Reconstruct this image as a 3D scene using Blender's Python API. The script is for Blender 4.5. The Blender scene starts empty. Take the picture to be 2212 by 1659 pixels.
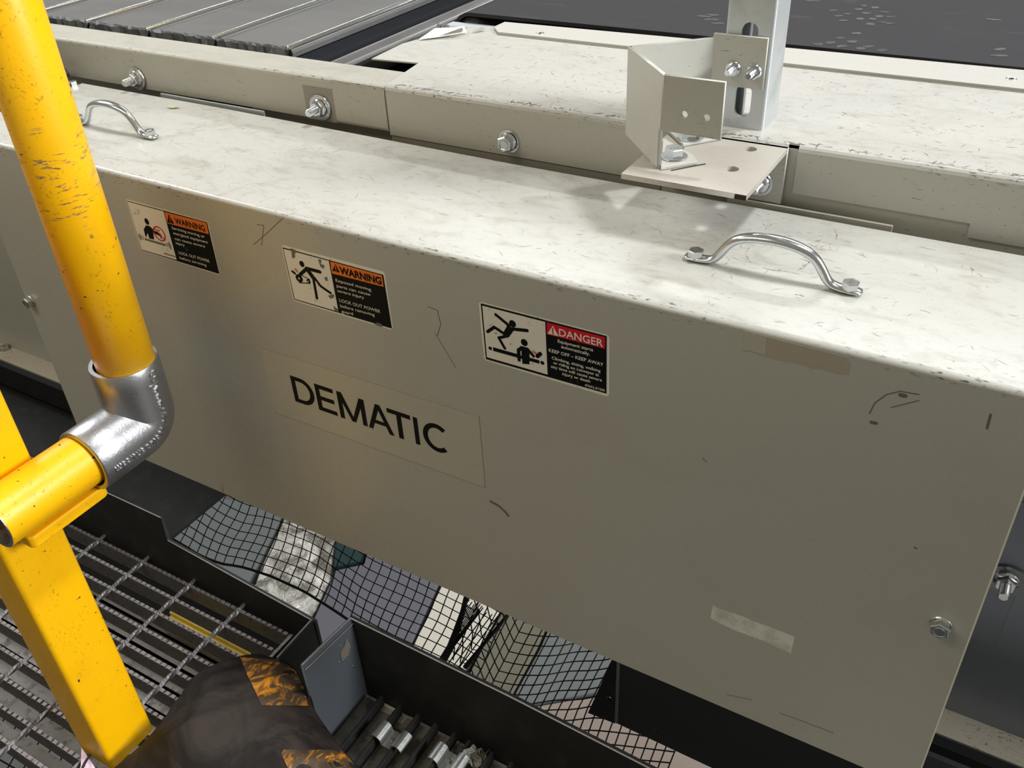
import bpy, bmesh, math, random
from mathutils import Vector, Matrix
random.seed(7)
S = bpy.context.scene
COL = S.collection
PI = math.pi
Z0 = 3.8                     # the hall floor is z = 0; the camera stands 3.8 m above it

# ------------------------------------------------------------------ camera, light, exposure
F = 1978.49
RC = Matrix(((0.862753, 0.503664, -0.044506), (0.259478, -0.516576, -0.815978), (-0.433969, 0.692439, -0.576367)))
cam_d = bpy.data.cameras.new('camera')
cam_d.sensor_width = 36.0
cam_d.lens = F / 2212.0 * 36.0
cam_d.clip_start = 0.02
cam = bpy.data.objects.new('camera', cam_d)
COL.objects.link(cam)
m = Matrix((RC[0], -RC[1], -RC[2])).transposed().to_4x4()
m.translation = (0, 0, Z0)
cam.matrix_world = m
S.camera = cam

S.view_settings.view_transform = 'Standard'
S.view_settings.look = 'None'
S.view_settings.gamma = 1.0
S.view_settings.use_curve_mapping = False
S.view_settings.exposure = 0.0

w = bpy.data.worlds.new('hall_air')
S.world = w
w.use_nodes = True
w.node_tree.nodes['Background'].inputs[0].default_value = (1.0, 0.94, 0.76, 1)
w.node_tree.nodes['Background'].inputs[1].default_value = 0.26


def area(name, target, direction, dist, sx, sy, watts, col=(1, 0.97, 0.9), roll=0.0):
    d = Vector(direction).normalized()
    L = bpy.data.lights.new(name, 'AREA')
    L.shape = 'RECTANGLE'; L.size = sx; L.size_y = sy; L.energy = watts; L.color = col
    o = bpy.data.objects.new(name, L)
    p = Vector(target) + d * dist + Vector((0, 0, Z0))
    z = d
    x = Vector((1, 0, 0)); x = (x - z * x.dot(z)).normalized()
    y = z.cross(x)
    mm = Matrix((x, y, z)).transposed().to_4x4() @ Matrix.Rotation(roll, 4, 'Z')
    mm.translation = p
    o.matrix_world = mm
    COL.objects.link(o)
    o['label'] = name.replace('_', ' ') + ' over the conveyor'
    o['category'] = 'lamp'
    return o

area('key_lamp_strip', (-0.6, 0.65, -0.35), (0.42, 0.14, 1.0), 8.0, 0.7, 1.1, 400, (0.955, 0.975, 1.0))
area('rear_lamp_strip', (-0.9, 0.70, -0.30), (0.0, 1.12, 1.0), 8.0, 9.0, 0.34, 265, (0.955, 0.975, 1.0))
area('right_lamp_strip', (-0.5, 0.5, -0.60), (1.0, 0.11, 0.46), 6.5, 1.5, 1.5, 440, (0.955, 0.975, 1.0))
area('left_lamp_strip', (-0.3, 0.5, -0.40), (-1.0, 0.16, 0.75), 5.5, 1.3, 1.3, 120, (0.955, 0.975, 1.0))
area('added_front_fill', (-0.95, 0.55, -0.40), (-0.25, -0.7, 1.1), 1.7, 1.2, 0.4, 8.5, (1, 0.94, 0.76))  # unseen fill light, added to brighten the guard front and yellow pipe
area('added_lower_fill', (0.3, 2.2, -3.6), (0.35, 0.5, 1.0), 2.0, 1.4, 0.5, 24, (1, 0.97, 0.92))  # unseen fill light, added so that the things below the net are lit

# ------------------------------------------------------------------ projecting measured points on real planes
def ray(u, v):
    d = Vector(((u - 1106.0) / F, (v - 829.5) / F, 1.0))
    return RC.transposed() @ d
def onX(u, v, x): d = ray(u, v); return d * (x / d.x)
def onY(u, v, y): d = ray(u, v); return d * (y / d.y)
def onZ(u, v, z): d = ray(u, v); return d * (z / d.z)

# ------------------------------------------------------------------ object helpers (coordinates relative to the camera eye)
WL = {}
def thing(name, label, cat, loc, group=None):
    o = bpy.data.objects.new(name, None)
    o.empty_display_size = 0.05
    COL.objects.link(o)
    o.location = (loc[0], loc[1], loc[2] + Z0)
    WL[o.name] = Vector(o.location)
    o['label'] = label; o['category'] = cat
    if group: o['group'] = group
    return o

def place(name, me, loc, parent=None, rot=None, label=None):
    o = bpy.data.objects.new(name, me)
    COL.objects.link(o)
    wl = Vector((loc[0], loc[1], loc[2] + Z0))
    WL[o.name] = wl
    if parent:
        o.parent = parent
        o.location = wl - WL[parent.name]
    else:
        o.location = wl
    if rot is not None:
        o.rotation_mode = 'QUATERNION'
        o.rotation_quaternion = rot.to_quaternion() if hasattr(rot, 'to_quaternion') else rot
    if label: o['label'] = label
    return o

def mesh(name, V, Fc, mat, smooth=False, auto=False):
    me = bpy.data.meshes.new(name)
    me.from_pydata([tuple(v) for v in V], [], Fc)
    me.validate(); me.update()
    if mat: me.materials.append(mat)
    if smooth:
        me.polygons.foreach_set('use_smooth', [True] * len(me.polygons))
    return me

def obj(name, VF, mat, parent=None, label=None, smooth=False, bevel=0, seg=2, loc=None):
    V, Fc = VF
    xs = [v[0] for v in V]; ys = [v[1] for v in V]; zs = [v[2] for v in V]
    if loc is None:
        loc = Vector(((min(xs) + max(xs)) / 2, (min(ys) + max(ys)) / 2, min(zs)))
    loc = Vector(loc)
    me = mesh(name, [Vector(v) - loc for v in V], Fc, mat, smooth)
    o = place(name, me, loc, parent, label=label)
    if bevel:
        b = o.modifiers.new('bevel', 'BEVEL'); b.width = bevel; b.segments = seg; b.limit_method = 'ANGLE'; b.angle_limit = 0.6
        b.harden_normals = False
    return o

def tag(o, label, cat, group=None, kind=None):
    o['label'] = label; o['category'] = cat
    if group: o['group'] = group
    if kind: o['kind'] = kind
    return o

def join(*parts):
    V = []; Fc = []
    for v, f in parts:
        n = len(V); V += list(v); Fc += [[i + n for i in q] for q in f]
    return V, Fc

def box(x0, x1, y0, y1, z0, z1):
    V = [(x, y, z) for x in (x0, x1) for y in (y0, y1) for z in (z0, z1)]
    return V, [[0, 1, 3, 2], [4, 6, 7, 5], [0, 4, 5, 1], [2, 3, 7, 6], [0, 2, 6, 4], [1, 5, 7, 3]]

def prism(poly, o, u, v, n, t):
    """polygon in (u,v) frame at origin o, thickness t along n"""
    o = Vector(o); u = Vector(u); v = Vector(v); n = Vector(n)
    k = len(poly)
    A = [o + u * p[0] + v * p[1] for p in poly]
    V = A + [a + n * t for a in A]
    Fc = [list(range(k))[::-1], [i + k for i in range(k)]] + [[i, (i + 1) % k, (i + 1) % k + k, i + k] for i in range(k)]
    return V, Fc

def hull3(pts, off):
    """planar polygon of world points, thickened by vector off"""
    k = len(pts); off = Vector(off)
    V = [Vector(p) for p in pts] + [Vector(p) + off for p in pts]
    return V, [list(range(k))[::-1], [i + k for i in range(k)]] + [[i, (i + 1) % k, (i + 1) % k + k, i + k] for i in range(k)]

def extrude_x(prof, x0, x1, closed=True, xs=None):
    """profile of (y,z) points swept along x"""
    xs = xs or [x0, x1]
    k = len(prof); V = []; Fc = []
    for x in xs:
        V += [(x, p[0], p[1]) for p in prof]
    for a in range(len(xs) - 1):
        for i in range(k if closed else k - 1):
            j = (i + 1) % k
            Fc.append([a * k + i, a * k + j, (a + 1) * k + j, (a + 1) * k + i])
    if closed:
        Fc.append(list(range(k))[::-1]); Fc.append([(len(xs) - 1) * k + i for i in range(k)])
    return V, Fc

def tube(path, r, n=8, cap=True, up=None):
    """r a number or a list of (ra, rb) / numbers along the path"""
    P = [Vector(p) for p in path]
    V = []; Fc = []
    prev = None
    for i, p in enumerate(P):
        t = (P[min(i + 1, len(P) - 1)] - P[max(i - 1, 0)]).normalized()
        if prev is None:
            a = Vector(up) if up else (Vector((0, 0, 1)) if abs(t.z) < 0.9 else Vector((1, 0, 0)))
            x = (a - t * a.dot(t)).normalized()
        else:
            x = (prev - t * prev.dot(t)).normalized()
        prev = x
        y = t.cross(x)
        ri = r[i] if isinstance(r, (list, tuple)) else r
        ra, rb = ri if isinstance(ri, (list, tuple)) else (ri, ri)
        for k in range(n):
            an = 2 * PI * k / n
            V.append(p + x * (ra * math.cos(an)) + y * (rb * math.sin(an)))
    for i in range(len(P) - 1):
        for k in range(n):
            j = (k + 1) % n
            Fc.append([i * n + k, i * n + j, (i + 1) * n + j, (i + 1) * n + k])
    if cap:
        Fc.append(list(range(n))[::-1]); Fc.append([(len(P) - 1) * n + k for k in range(n)])
    return V, Fc

def lathe(prof, n=32, c=(0, 0, 0)):
    """(r,z) profile turned around local z"""
    V = []; Fc = []
    k = len(prof)
    for i in range(n):
        a = 2 * PI * i / n
        V += [(c[0] + r * math.cos(a), c[1] + r * math.sin(a), c[2] + z) for r, z in prof]
    for i in range(n):
        j = (i + 1) % n
        for q in range(k - 1):
            Fc.append([i * k + q, j * k + q, j * k + q + 1, i * k + q + 1])
    return V, Fc

def basis(n, up=(0, 0, 1)):
    n = Vector(n).normalized(); up = Vector(up)
    x = up.cross(n)
    if x.length < 1e-4: x = Vector((1, 0, 0))
    x.normalize(); y = n.cross(x)
    return Matrix((x, y, n)).transposed()

def filled(outline, holes, t, name, mat, bev=0):
    """flat plate with holes in local XY, thickness t, centred on local z = 0"""
    cu = bpy.data.curves.new(name, 'CURVE'); cu.dimensions = '2D'; cu.fill_mode = 'BOTH'; cu.extrude = t / 2
    cu.bevel_depth = bev
    for pts in [outline] + holes:
        sp = cu.splines.new('POLY'); sp.points.add(len(pts) - 1); sp.use_cyclic_u = True
        for p, q in zip(sp.points, pts): p.co = (q[0], q[1], 0, 1)
    o = bpy.data.objects.new(name, cu); COL.objects.link(o)
    dg = bpy.context.evaluated_depsgraph_get()
    me = bpy.data.meshes.new_from_object(o.evaluated_get(dg))
    bpy.data.objects.remove(o); bpy.data.curves.remove(cu)
    me.materials.clear(); me.materials.append(mat); me.name = name
    return me

def circ(cx, cy, r, n=20): return [(cx + r * math.cos(2 * PI * i / n), cy + r * math.sin(2 * PI * i / n)) for i in range(n)]
def slot(cx, cy, w, h, n=10):
    r = w / 2; P = []
    for i in range(n + 1): a = PI * i / n; P.append((cx + r * math.cos(a), cy + h / 2 - r + r * math.sin(a)))
    for i in range(n + 1): a = PI + PI * i / n; P.append((cx + r * math.cos(a), cy - h / 2 + r + r * math.sin(a)))
    return P

# ------------------------------------------------------------------ materials
class G:
    def __init__(s, name):
        s.m = bpy.data.materials.new(name); s.m.use_nodes = True
        s.t = s.m.node_tree; s.b = s.t.nodes['Principled BSDF']
        s.pos = s.t.nodes.new('ShaderNodeNewGeometry').outputs['Position']
    def n(s, typ, **k):
        x = s.t.nodes.new(typ)
        for a, b in k.items(): setattr(x, a, b)
        return x
    def l(s, a, b): s.t.links.new(a, b)
    def mapv(s, scale, rot=(0, 0, 0), off=(0, 0, 0)):
        x = s.n('ShaderNodeMapping'); s.l(s.pos, x.inputs[0])
        x.inputs[1].default_value = off; x.inputs[2].default_value = rot; x.inputs[3].default_value = scale
        return x.outputs[0]
    def noise(s, scale, detail=3, rough=0.55, vec=None, dist=0):
        x = s.n('ShaderNodeTexNoise'); s.l(vec if vec is not None else s.pos, x.inputs['Vector'])
        x.inputs['Scale'].default_value = scale; x.inputs['Detail'].default_value = detail
        x.inputs['Roughness'].default_value = rough; x.inputs['Distortion'].default_value = dist
        return x.outputs[0]
    def ramp(s, f, lo, hi, inv=False):
        x = s.n('ShaderNodeMapRange'); s.l(f, x.inputs[0]); x.interpolation_type = 'SMOOTHSTEP'
        x.inputs[1].default_value = lo; x.inputs[2].default_value = hi
        x.inputs[3].default_value = 1 if inv else 0; x.inputs[4].default_value = 0 if inv else 1
        return x.outputs[0]
    def ma(s, op, a, b=None, c=None):
        x = s.n('ShaderNodeMath', operation=op)
        for i, q in enumerate((a, b, c)):
            if q is None: continue
            if isinstance(q, (int, float)): x.inputs[i].default_value = q
            else: s.l(q, x.inputs[i])
        return x.outputs[0]
    def mix(s, f, a, b):
        x = s.n('ShaderNodeMix', data_type='RGBA')
        for i, q in ((0, f), (6, a), (7, b)):
            if isinstance(q, (int, float)): x.inputs[i].default_value = q
            elif isinstance(q, tuple): x.inputs[i].default_value = (*q, 1) if len(q) == 3 else q
            else: s.l(q, x.inputs[i])
        return x.outputs[2]
    def xyz(s):
        x = s.n('ShaderNodeSeparateXYZ'); s.l(s.pos, x.inputs[0]); return x.outputs
    def bump(s, f, strength=0.2, dist=0.001):
        x = s.n('ShaderNodeBump'); x.inputs['Strength'].default_value = strength; x.inputs['Distance'].default_value = dist
        s.l(f, x.inputs['Height']); s.l(x.outputs[0], s.b.inputs['Normal'])
    def set(s, col=None, rough=None, metal=None, spec=None, coat=None):
        for nm, q in (('Base Color', col), ('Roughness', rough), ('Metallic', metal), ('Specular IOR Level', spec), ('Coat Weight', coat)):
            if q is None: continue
            i = s.b.inputs[nm]
            if isinstance(q, tuple): i.default_value = (*q, 1)
            elif isinstance(q, (int, float)): i.default_value = q
            else: s.l(q, i)
        return s.m

def srgb(r, g, b):
    f = lambda c: ((c / 255 + 0.055) / 1.055) ** 2.4 if c > 10 else c / 255 / 12.92
    return (f(r), f(g), f(b))

def scratches(g, seed, lo=0.72, n=4, L=130, W=1000):
    """sparse thin scuffs in several directions"""
    acc = None
    rnd = random.Random(seed)
    for i in range(n):
        a = rnd.uniform(-PI / 2, PI / 2)
        v = g.mapv((L * rnd.uniform(.6, 1.6), W, W), (a * 0.6, a, a * 1.3 + i), (rnd.uniform(0, 50), rnd.uniform(0, 50), i * 7.0))
        f = g.noise(1.0, 1.5, 0.5, v, 0.25)
        k = g.ramp(f, lo, lo + 0.05)
        msk = g.ramp(g.noise(rnd.uniform(9, 22), 2, 0.5, g.mapv((1, 1, 1), (0, 0, 0), (i * 3.1 + seed, 0, i))), 0.50, 0.62)
        q = g.ma('MULTIPLY', k, msk)
        acc = q if acc is None else g.ma('MAXIMUM', acc, q)
    return acc

def paint(name, col, rough=0.32, dirt=0.5, scr=0.8, dirtcol=(0.30, 0.25, 0.20), edge=None, seed=1, smear=0.5, coat=0.0, slo=0.70, topdust=0.0):
    g = G(name)
    big = g.noise(5.5, 5, 0.62, g.mapv((1, 1.8, 1.8), (0, 0, 0.25), (seed * 3.3, 0, 0)), 0.6)
    c = g.mix(g.ma('MULTIPLY', g.ramp(big, 0.50, 0.72), smear * 0.55), col, tuple(q * r for q, r in zip(col, (0.78, 0.73, 0.66))))
    fine = g.noise(170, 4, 0.7, g.mapv((1, 1, 1), (0, 0, 0), (seed, 2, 5)))
    patch = g.noise(16, 3, 0.6, g.mapv((1, 1, 1), (0, 0, 0), (seed * 1.7, 8, 1)), 0.8)
    d = g.ma('MULTIPLY', g.ramp(fine, 0.57, 0.72), g.ramp(patch, 0.50, 0.66))
    c = g.mix(g.ma('MULTIPLY', d, dirt), c, dirtcol)
    if topdust:      # dust and boot grime settled on upward faces
        nz = g.n('ShaderNodeSeparateXYZ'); gg_ = g.n('ShaderNodeNewGeometry'); g.l(gg_.outputs['Normal'], nz.inputs[0])
        up_ = g.ramp(nz.outputs[2], 0.7, 0.95)
        b1 = g.ramp(g.noise(13, 6, 0.68, g.mapv((1, 2.2, 1), (0, 0, 0.35), (seed, 4, 0)), 1.2), 0.48, 0.70)
        b2 = g.ramp(g.noise(48, 5, 0.75, g.mapv((1, 2.0, 1), (0, 0, -0.5), (seed, 9, 0)), 1.0), 0.52, 0.68)
        c = g.mix(g.ma('MULTIPLY', g.ma('MULTIPLY', g.ma('ADD', g.ma('MULTIPLY', b1, 0.6), g.ma('MULTIPLY', b2, 0.45)), up_), topdust), c, tuple(q * r for q, r in zip(col, (0.62, 0.57, 0.52))))
    spk = g.ramp(g.noise(420, 1, 0.5, g.mapv((1, 1, 1), (0, 0, 0), (3, seed, 9))), 0.755, 0.785)
    s = scratches(g, seed, slo)
    s = g.ma('MAXIMUM', s, g.ma('MULTIPLY', spk, 0.8))
    c = g.mix(g.ma('MULTIPLY', s, scr), c, (0.13, 0.115, 0.10))
    if edge:
        y0, z0, r = edge
        X = g.xyz()
        dy = g.ma('SUBTRACT', X[1], y0); dz = g.ma('SUBTRACT', X[2], z0 + Z0)
        dd = g.ma('SQRT', g.ma('ADD', g.ma('MULTIPLY', dy, dy), g.ma('MULTIPLY', dz, dz)))
        near = g.ramp(dd, r * 0.4, r, True)
        wn = g.noise(1.0, 4, 0.65, g.mapv((130, 520, 520), (0, 0, 0), (seed, 0, 0)))
        pat = g.ramp(g.noise(7, 2, 0.5), 0.42, 0.56)
        e = g.ma('MULTIPLY', g.ma('MULTIPLY', g.ramp(wn, 0.575, 0.64), near), g.ma('ADD', g.ma('MULTIPLY', pat, 0.75), 0.15))
        c = g.mix(e, c, (0.10, 0.085, 0.07))
    rr = g.ma('ADD', g.ma('MULTIPLY', fine, 0.14), rough - 0.05)
    g.bump(g.noise(24, 2, 0.5), 0.04, 0.002)
    return g.set(c, rr, 0.0, 0.4, coat)

BEIGE = srgb(183, 182, 175)
M = {}
M['guard'] = paint('guard_paint', BEIGE, 0.27, 0.16, 0.45, slo=0.735, edge=(0.551, -0.3463, 0.011), seed=2, smear=0.3, topdust=0.8)
M['frame'] = paint('frame_paint', srgb(181, 179, 169), 0.34, 0.55, 0.9, edge=(0.757, -0.2925, 0.007), seed=5, smear=0.45, topdust=0.5)
M['cover'] = paint('cover_paint', srgb(186, 184, 177), 0.34, 0.5, 1.0, edge=(0.757, -0.2918, 0.009), seed=9, smear=0.35, topdust=0.6, slo=0.72)
M['trim'] = paint('trim_paint', srgb(188, 185, 178), 0.4, 0.5, 0.6, seed=12, smear=0.4)
M['bracket'] = paint('bracket_paint', srgb(186, 185, 177), 0.33, 0.35, 0.7, seed=15, smear=0.35)
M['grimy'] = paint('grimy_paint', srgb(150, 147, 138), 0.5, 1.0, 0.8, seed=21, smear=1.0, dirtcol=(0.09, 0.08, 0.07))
M['plate'] = paint('plate_dusty_paint', srgb(176, 170, 160), 0.5, 0.8, 0.7, seed=33, smear=1.0, dirtcol=(0.36, 0.30, 0.24))

def metal(name, col, rough, nscale=90, amt=0.12, bstr=0.15, mtl=1.0, blotch=None):
    g = G(name)
    f = g.noise(nscale, 4, 0.6)
    c = g.mix(g.ma('MULTIPLY', f, 0.5), col, tuple(q * 0.72 for q in col))
    if blotch:
        c = g.mix(g.ma('MULTIPLY', g.ramp(g.noise(blotch[0], 4, 0.65), 0.5, 0.7), blotch[2]), c, blotch[1])
    g.bump(f, bstr, 0.0006)
    return g.set(c, g.ma('ADD', g.ma('MULTIPLY', f, amt), rough), mtl)
M['zinc'] = metal('bright_zinc', (0.74, 0.77, 0.80), 0.10, 150, 0.16, 0.2)
M['zincd'] = metal('worn_zinc', (0.60, 0.60, 0.58), 0.24, 220, 0.2, 0.4, blotch=(160, (0.12, 0.11, 0.10), 0.7))
M['galv'] = metal('galvanised_strut', (0.62, 0.65, 0.66), 0.42, 35, 0.16, 0.1, 0.75, blotch=(30, (0.42, 0.44, 0.44), 0.6))
M['cast'] = metal('cast_aluminium', (0.46, 0.46, 0.475), 0.27, 420, 0.16, 0.30, 0.95, blotch=(45, (0.33, 0.33, 0.34), 0.6))
M['chrome_dark'] = metal('dark_washer_steel', (0.25, 0.26, 0.28), 0.25, 100, 0.1, 0.1)
M['side'] = metal('side_panel_steel', (0.34, 0.38, 0.45), 0.38, 14, 0.12, 0.05, 0.6)
M['flange'] = paint('flange_worn_paint', srgb(190, 182, 165), 0.42, 1.0, 1.0, seed=41, smear=1.0, dirtcol=(0.07, 0.05, 0.04), slo=0.66)
M['steel_black'] = metal('black_mill_steel', (0.017, 0.017, 0.017), 0.5, 25, 0.16, 0.1, 0.1, blotch=(22, (0.038, 0.034, 0.028), 0.8))
M['steel_edge'] = metal('bare_steel_edge', (0.36, 0.36, 0.36), 0.4, 200, 0.15, 0.3, 0.7)
M['box_grey'] = metal('blue_grey_enamel', (0.115, 0.130, 0.145), 0.36, 30, 0.1, 0.05, 0.2)
M['grate'] = metal('grating_steel', (0.20, 0.18, 0.175), 0.42, 300, 0.2, 0.6, 0.6, blotch=(120, (0.09, 0.07, 0.06), 0.8))
M['deck'] = metal('dusty_channel_steel', (0.30, 0.28, 0.255), 0.6, 60, 0.2, 0.4, 0.1, blotch=(70, (0.10, 0.085, 0.07), 0.9))
M['net'] = G('black_net_cord').set((0.008, 0.010, 0.010), 0.8)
M['rubber'] = metal('torn_black_rubber', (0.018, 0.017, 0.017), 0.35, 140, 0.3, 1.0, 0.0)
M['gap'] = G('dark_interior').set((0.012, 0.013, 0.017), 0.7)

g = G('yellow_safety_paint')
YEL = srgb(246, 184, 0)
X = g.xyz()
c = g.mix(g.ma('MULTIPLY', g.ramp(g.noise(14, 4, 0.6), 0.45, 0.7), 0.22), YEL, srgb(214, 150, 0))
fine = g.noise(260, 4, 0.7); ptc = g.noise(24, 3, 0.6, None, 0.6)
c = g.mix(g.ma('MULTIPLY', g.ma('MULTIPLY', g.ramp(fine, 0.56, 0.66), g.ramp(ptc, 0.50, 0.64)), 0.65), c, srgb(120, 84, 14))
# rubbed band: horizontal scrapes where things knock the rail
band = g.ma('MULTIPLY', g.ramp(X[2], Z0 - 0.315, Z0 - 0.285), g.ramp(X[2], Z0 - 0.205, Z0 - 0.235, False))
band = g.ma('MULTIPLY', g.ramp(X[2], Z0 - 0.36, Z0 - 0.33), g.ramp(X[2], Z0 - 0.262, Z0 - 0.235, True))
sc = g.noise(1.0, 4, 0.7, g.mapv((70, 70, 420), (0.25, -0.25, 0)), 0.6)
mk = g.ma('MULTIPLY', g.ramp(sc, 0.565, 0.60), g.ma('MULTIPLY', band, g.ramp(g.noise(30, 3, 0.5), 0.47, 0.55)))
c = g.mix(mk, c, srgb(128, 100, 78))
chip = g.ma('MULTIPLY', g.ramp(g.noise(150, 2, 0.5), 0.70, 0.72), g.ramp(g.noise(11, 2, 0.5), 0.50, 0.60))
c = g.mix(chip, c, srgb(48, 46, 38))
s = scratches(g, 51, 0.71, 3, 60, 700)
c = g.mix(g.ma('MULTIPLY', s, 0.75), c, srgb(80, 58, 14))
M['yellow'] = g.set(c, g.ma('ADD', g.ma('MULTIPLY', fine, 0.15), 0.30), 0, 0.5)
g.bump(g.noise(110, 3, 0.5), 0.10, 0.001)
M['yellow_beam'] = paint('yellow_channel_paint', srgb(235, 205, 90), 0.5, 0.4, 0.5, seed=61)

g = G('slat_vinyl')
c = g.mix(g.ramp(g.noise(3.0, 4, 0.6, g.mapv((1, 3, 1))), 0.4, 0.75), (0.145, 0.142, 0.140), (0.115, 0.112, 0.112))
M['slat'] = g.set(c, 0.42, 0.0, 0.45)
g = G('belt_rubber')
big = g.ramp(g.noise(8, 4, 0.6, g.mapv((1, 2, 1)), 0.8), 0.58, 0.8)
c = g.mix(g.ma('MULTIPLY', big, 0.35), (0.040, 0.039, 0.042), (0.10, 0.088, 0.078))
st = g.ramp(g.noise(1.0, 3, 0.6, g.mapv((14, 90, 10), (0, 0, 0.1)), 0.4), 0.60, 0.72)
c = g.mix(g.ma('MULTIPLY', st, 0.25), c, (0.10, 0.092, 0.085))
M['belt'] = g.set(c, 0.65, 0.0, 0.12)
M['print'] = G('dusty_shoe_print'); 
g = M['print']; c = g.mix(g.ramp(g.noise(90, 3, 0.6), 0.4, 0.62), (0.088, 0.079, 0.070), (0.040, 0.038, 0.038)); M['print'] = g.set(c, 0.7)

g = G('hazard_cover_rubber')
a = g.noise(14, 5, 0.65, None, 1.0)
c = g.mix(g.ramp(a, 0.35, 0.7), (0.010, 0.008, 0.007), (0.036, 0.028, 0.023))
M['hazard'] = g.set(c, 0.62, 0.0, 0.18); g.bump(g.noise(35, 4, 0.6), 0.35, 0.004)
g = G('worn_orange_tape')
a = g.noise(1.0, 5, 0.7, g.mapv((55, 22, 40), (0, 0, 0.9)), 1.6)
c = g.mix(g.ramp(a, 0.48, 0.70), (0.060, 0.038, 0.020), srgb(205, 130, 22))
M['hazard_tape'] = g.set(c, 0.45); g.bump(g.noise(35, 4, 0.6), 0.3, 0.003)

def flat(name, col, rough=0.5, wear=0.0, wcol=None, seed=0):
    g = G(name)
    c = col
    if wear:
        k = g.ma('MULTIPLY', g.ramp(g.noise(230, 3, 0.65, g.mapv((1, 1, 1), (0, 0, 0), (seed, 0, 0))), 0.60, 0.66), g.ramp(g.noise(40, 3, 0.5), 0.52, 0.6))
        c = g.mix(g.ma('MULTIPLY', k, wear), col, wcol or (0.3, 0.28, 0.24))
    return g.set(c, rough, 0.0, 0.5 if max(col) > 0.1 else 0.12)
M['lab_white'] = flat('label_white', srgb(238, 234, 224), 0.4, 0.8, (0.30, 0.27, 0.23))
M['lab_black'] = flat('label_black', (0.006, 0.008, 0.009), 0.5, 0.25, (0.14, 0.14, 0.13), 4)
M['lab_orange'] = flat('label_orange', srgb(240, 122, 40), 0.4, 0.6, srgb(170, 92, 45), 2)
M['lab_red'] = flat('label_red', srgb(216, 26, 46), 0.4, 0.2, srgb(120, 30, 35), 2)
M['ink'] = flat('label_text_white', srgb(238, 234, 224), 0.5)
M['ink_grey'] = flat('label_small_print', srgb(110, 106, 98), 0.5)
M['film'] = paint('clear_film', srgb(188, 186, 175), 0.24, 0.2, 0.4, seed=71, smear=0.2)
M['filmline'] = flat('film_edge', srgb(150, 144, 126), 0.35)
M['tape_a'] = paint('tape_residue', srgb(180, 171, 155), 0.5, 0.9, 0.5, seed=73, smear=1.0, dirtcol=(0.16, 0.13, 0.11))
g = G('glossy_tape_strip'); c = g.mix(g.ramp(g.noise(60, 4, 0.6), 0.4, 0.7), srgb(232, 230, 222), srgb(200, 197, 186)); g.bump(g.noise(120, 3, 0.6), 0.8, 0.0015)
M['tape_b'] = g.set(c, 0.16, 0.0, 0.9)
M['wear'] = flat('ground_in_grime', (0.17, 0.14, 0.11), 0.7)
M['bare'] = flat('bare_paint_edge', srgb(236, 233, 222), 0.35)
M['rust'] = flat('chipped_dark_steel', (0.05, 0.035, 0.03), 0.6)
M['pink'] = flat('pale_pink_card', srgb(246, 214, 232), 0.6)
M['leaf'] = flat('dry_leaf', srgb(176, 178, 130), 0.6, 0.5, (0.2, 0.2, 0.08))
M['red'] = flat('red_plastic', (0.75, 0.08, 0.06), 0.4)
M['floor'] = metal('hall_floor_concrete', (0.15, 0.155, 0.15), 0.55, 3, 0.1, 0.1, 0.0, blotch=(2.2, (0.10, 0.10, 0.095), 0.7))
M['cream'] = flat('cream_panel', srgb(204, 198, 183), 0.5, 0.1)
M['slate'] = flat('slate_panel', srgb(92, 92, 100), 0.45)
M['tan'] = paint('tan_carton', srgb(150, 136, 126), 0.7, 0.3, 0.2, seed=81)
M['midgrey'] = paint('mid_grey_lid', srgb(104, 109, 108), 0.5, 0.3, 0.2, seed=83)
M['dkgreen'] = flat('dark_green_tub', (0.02, 0.045, 0.042), 0.4)
M['olive'] = flat('olive_grey_duct', srgb(104, 100, 84), 0.6)
g = G('stretch_wrap'); g.bump(g.noise(9, 5, 0.6, None, 2.0), 1.0, 0.06)
M['wrap'] = g.set(g.mix(g.ramp(g.noise(7, 4, 0.6, None, 1.5), 0.4, 0.6), srgb(228, 224, 214), srgb(120, 116, 104)), 0.12, 0.0, 0.8)

# ------------------------------------------------------------------ fasteners
def hexprism(af, h, z0=0.0, ch=0.12):
    R_ = af / math.sqrt(3)
    V = []; Fc = []
    for rr, z in ((R_, z0), (R_, z0 + h * (1 - ch)), (R_ * 0.90, z0 + h)):
        V += [(rr * math.cos(PI / 3 * i + 0.3), rr * math.sin(PI / 3 * i + 0.3), z) for i in range(6)]
    for a in (0, 1):
        for i in range(6):
            j = (i + 1) % 6
            Fc.append([a * 6 + i, a * 6 + j, (a + 1) * 6 + j, (a + 1) * 6 + i])
    Fc.append([12 + i for i in range(6)]); Fc.append([5, 4, 3, 2, 1, 0])
    return V, Fc

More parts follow.
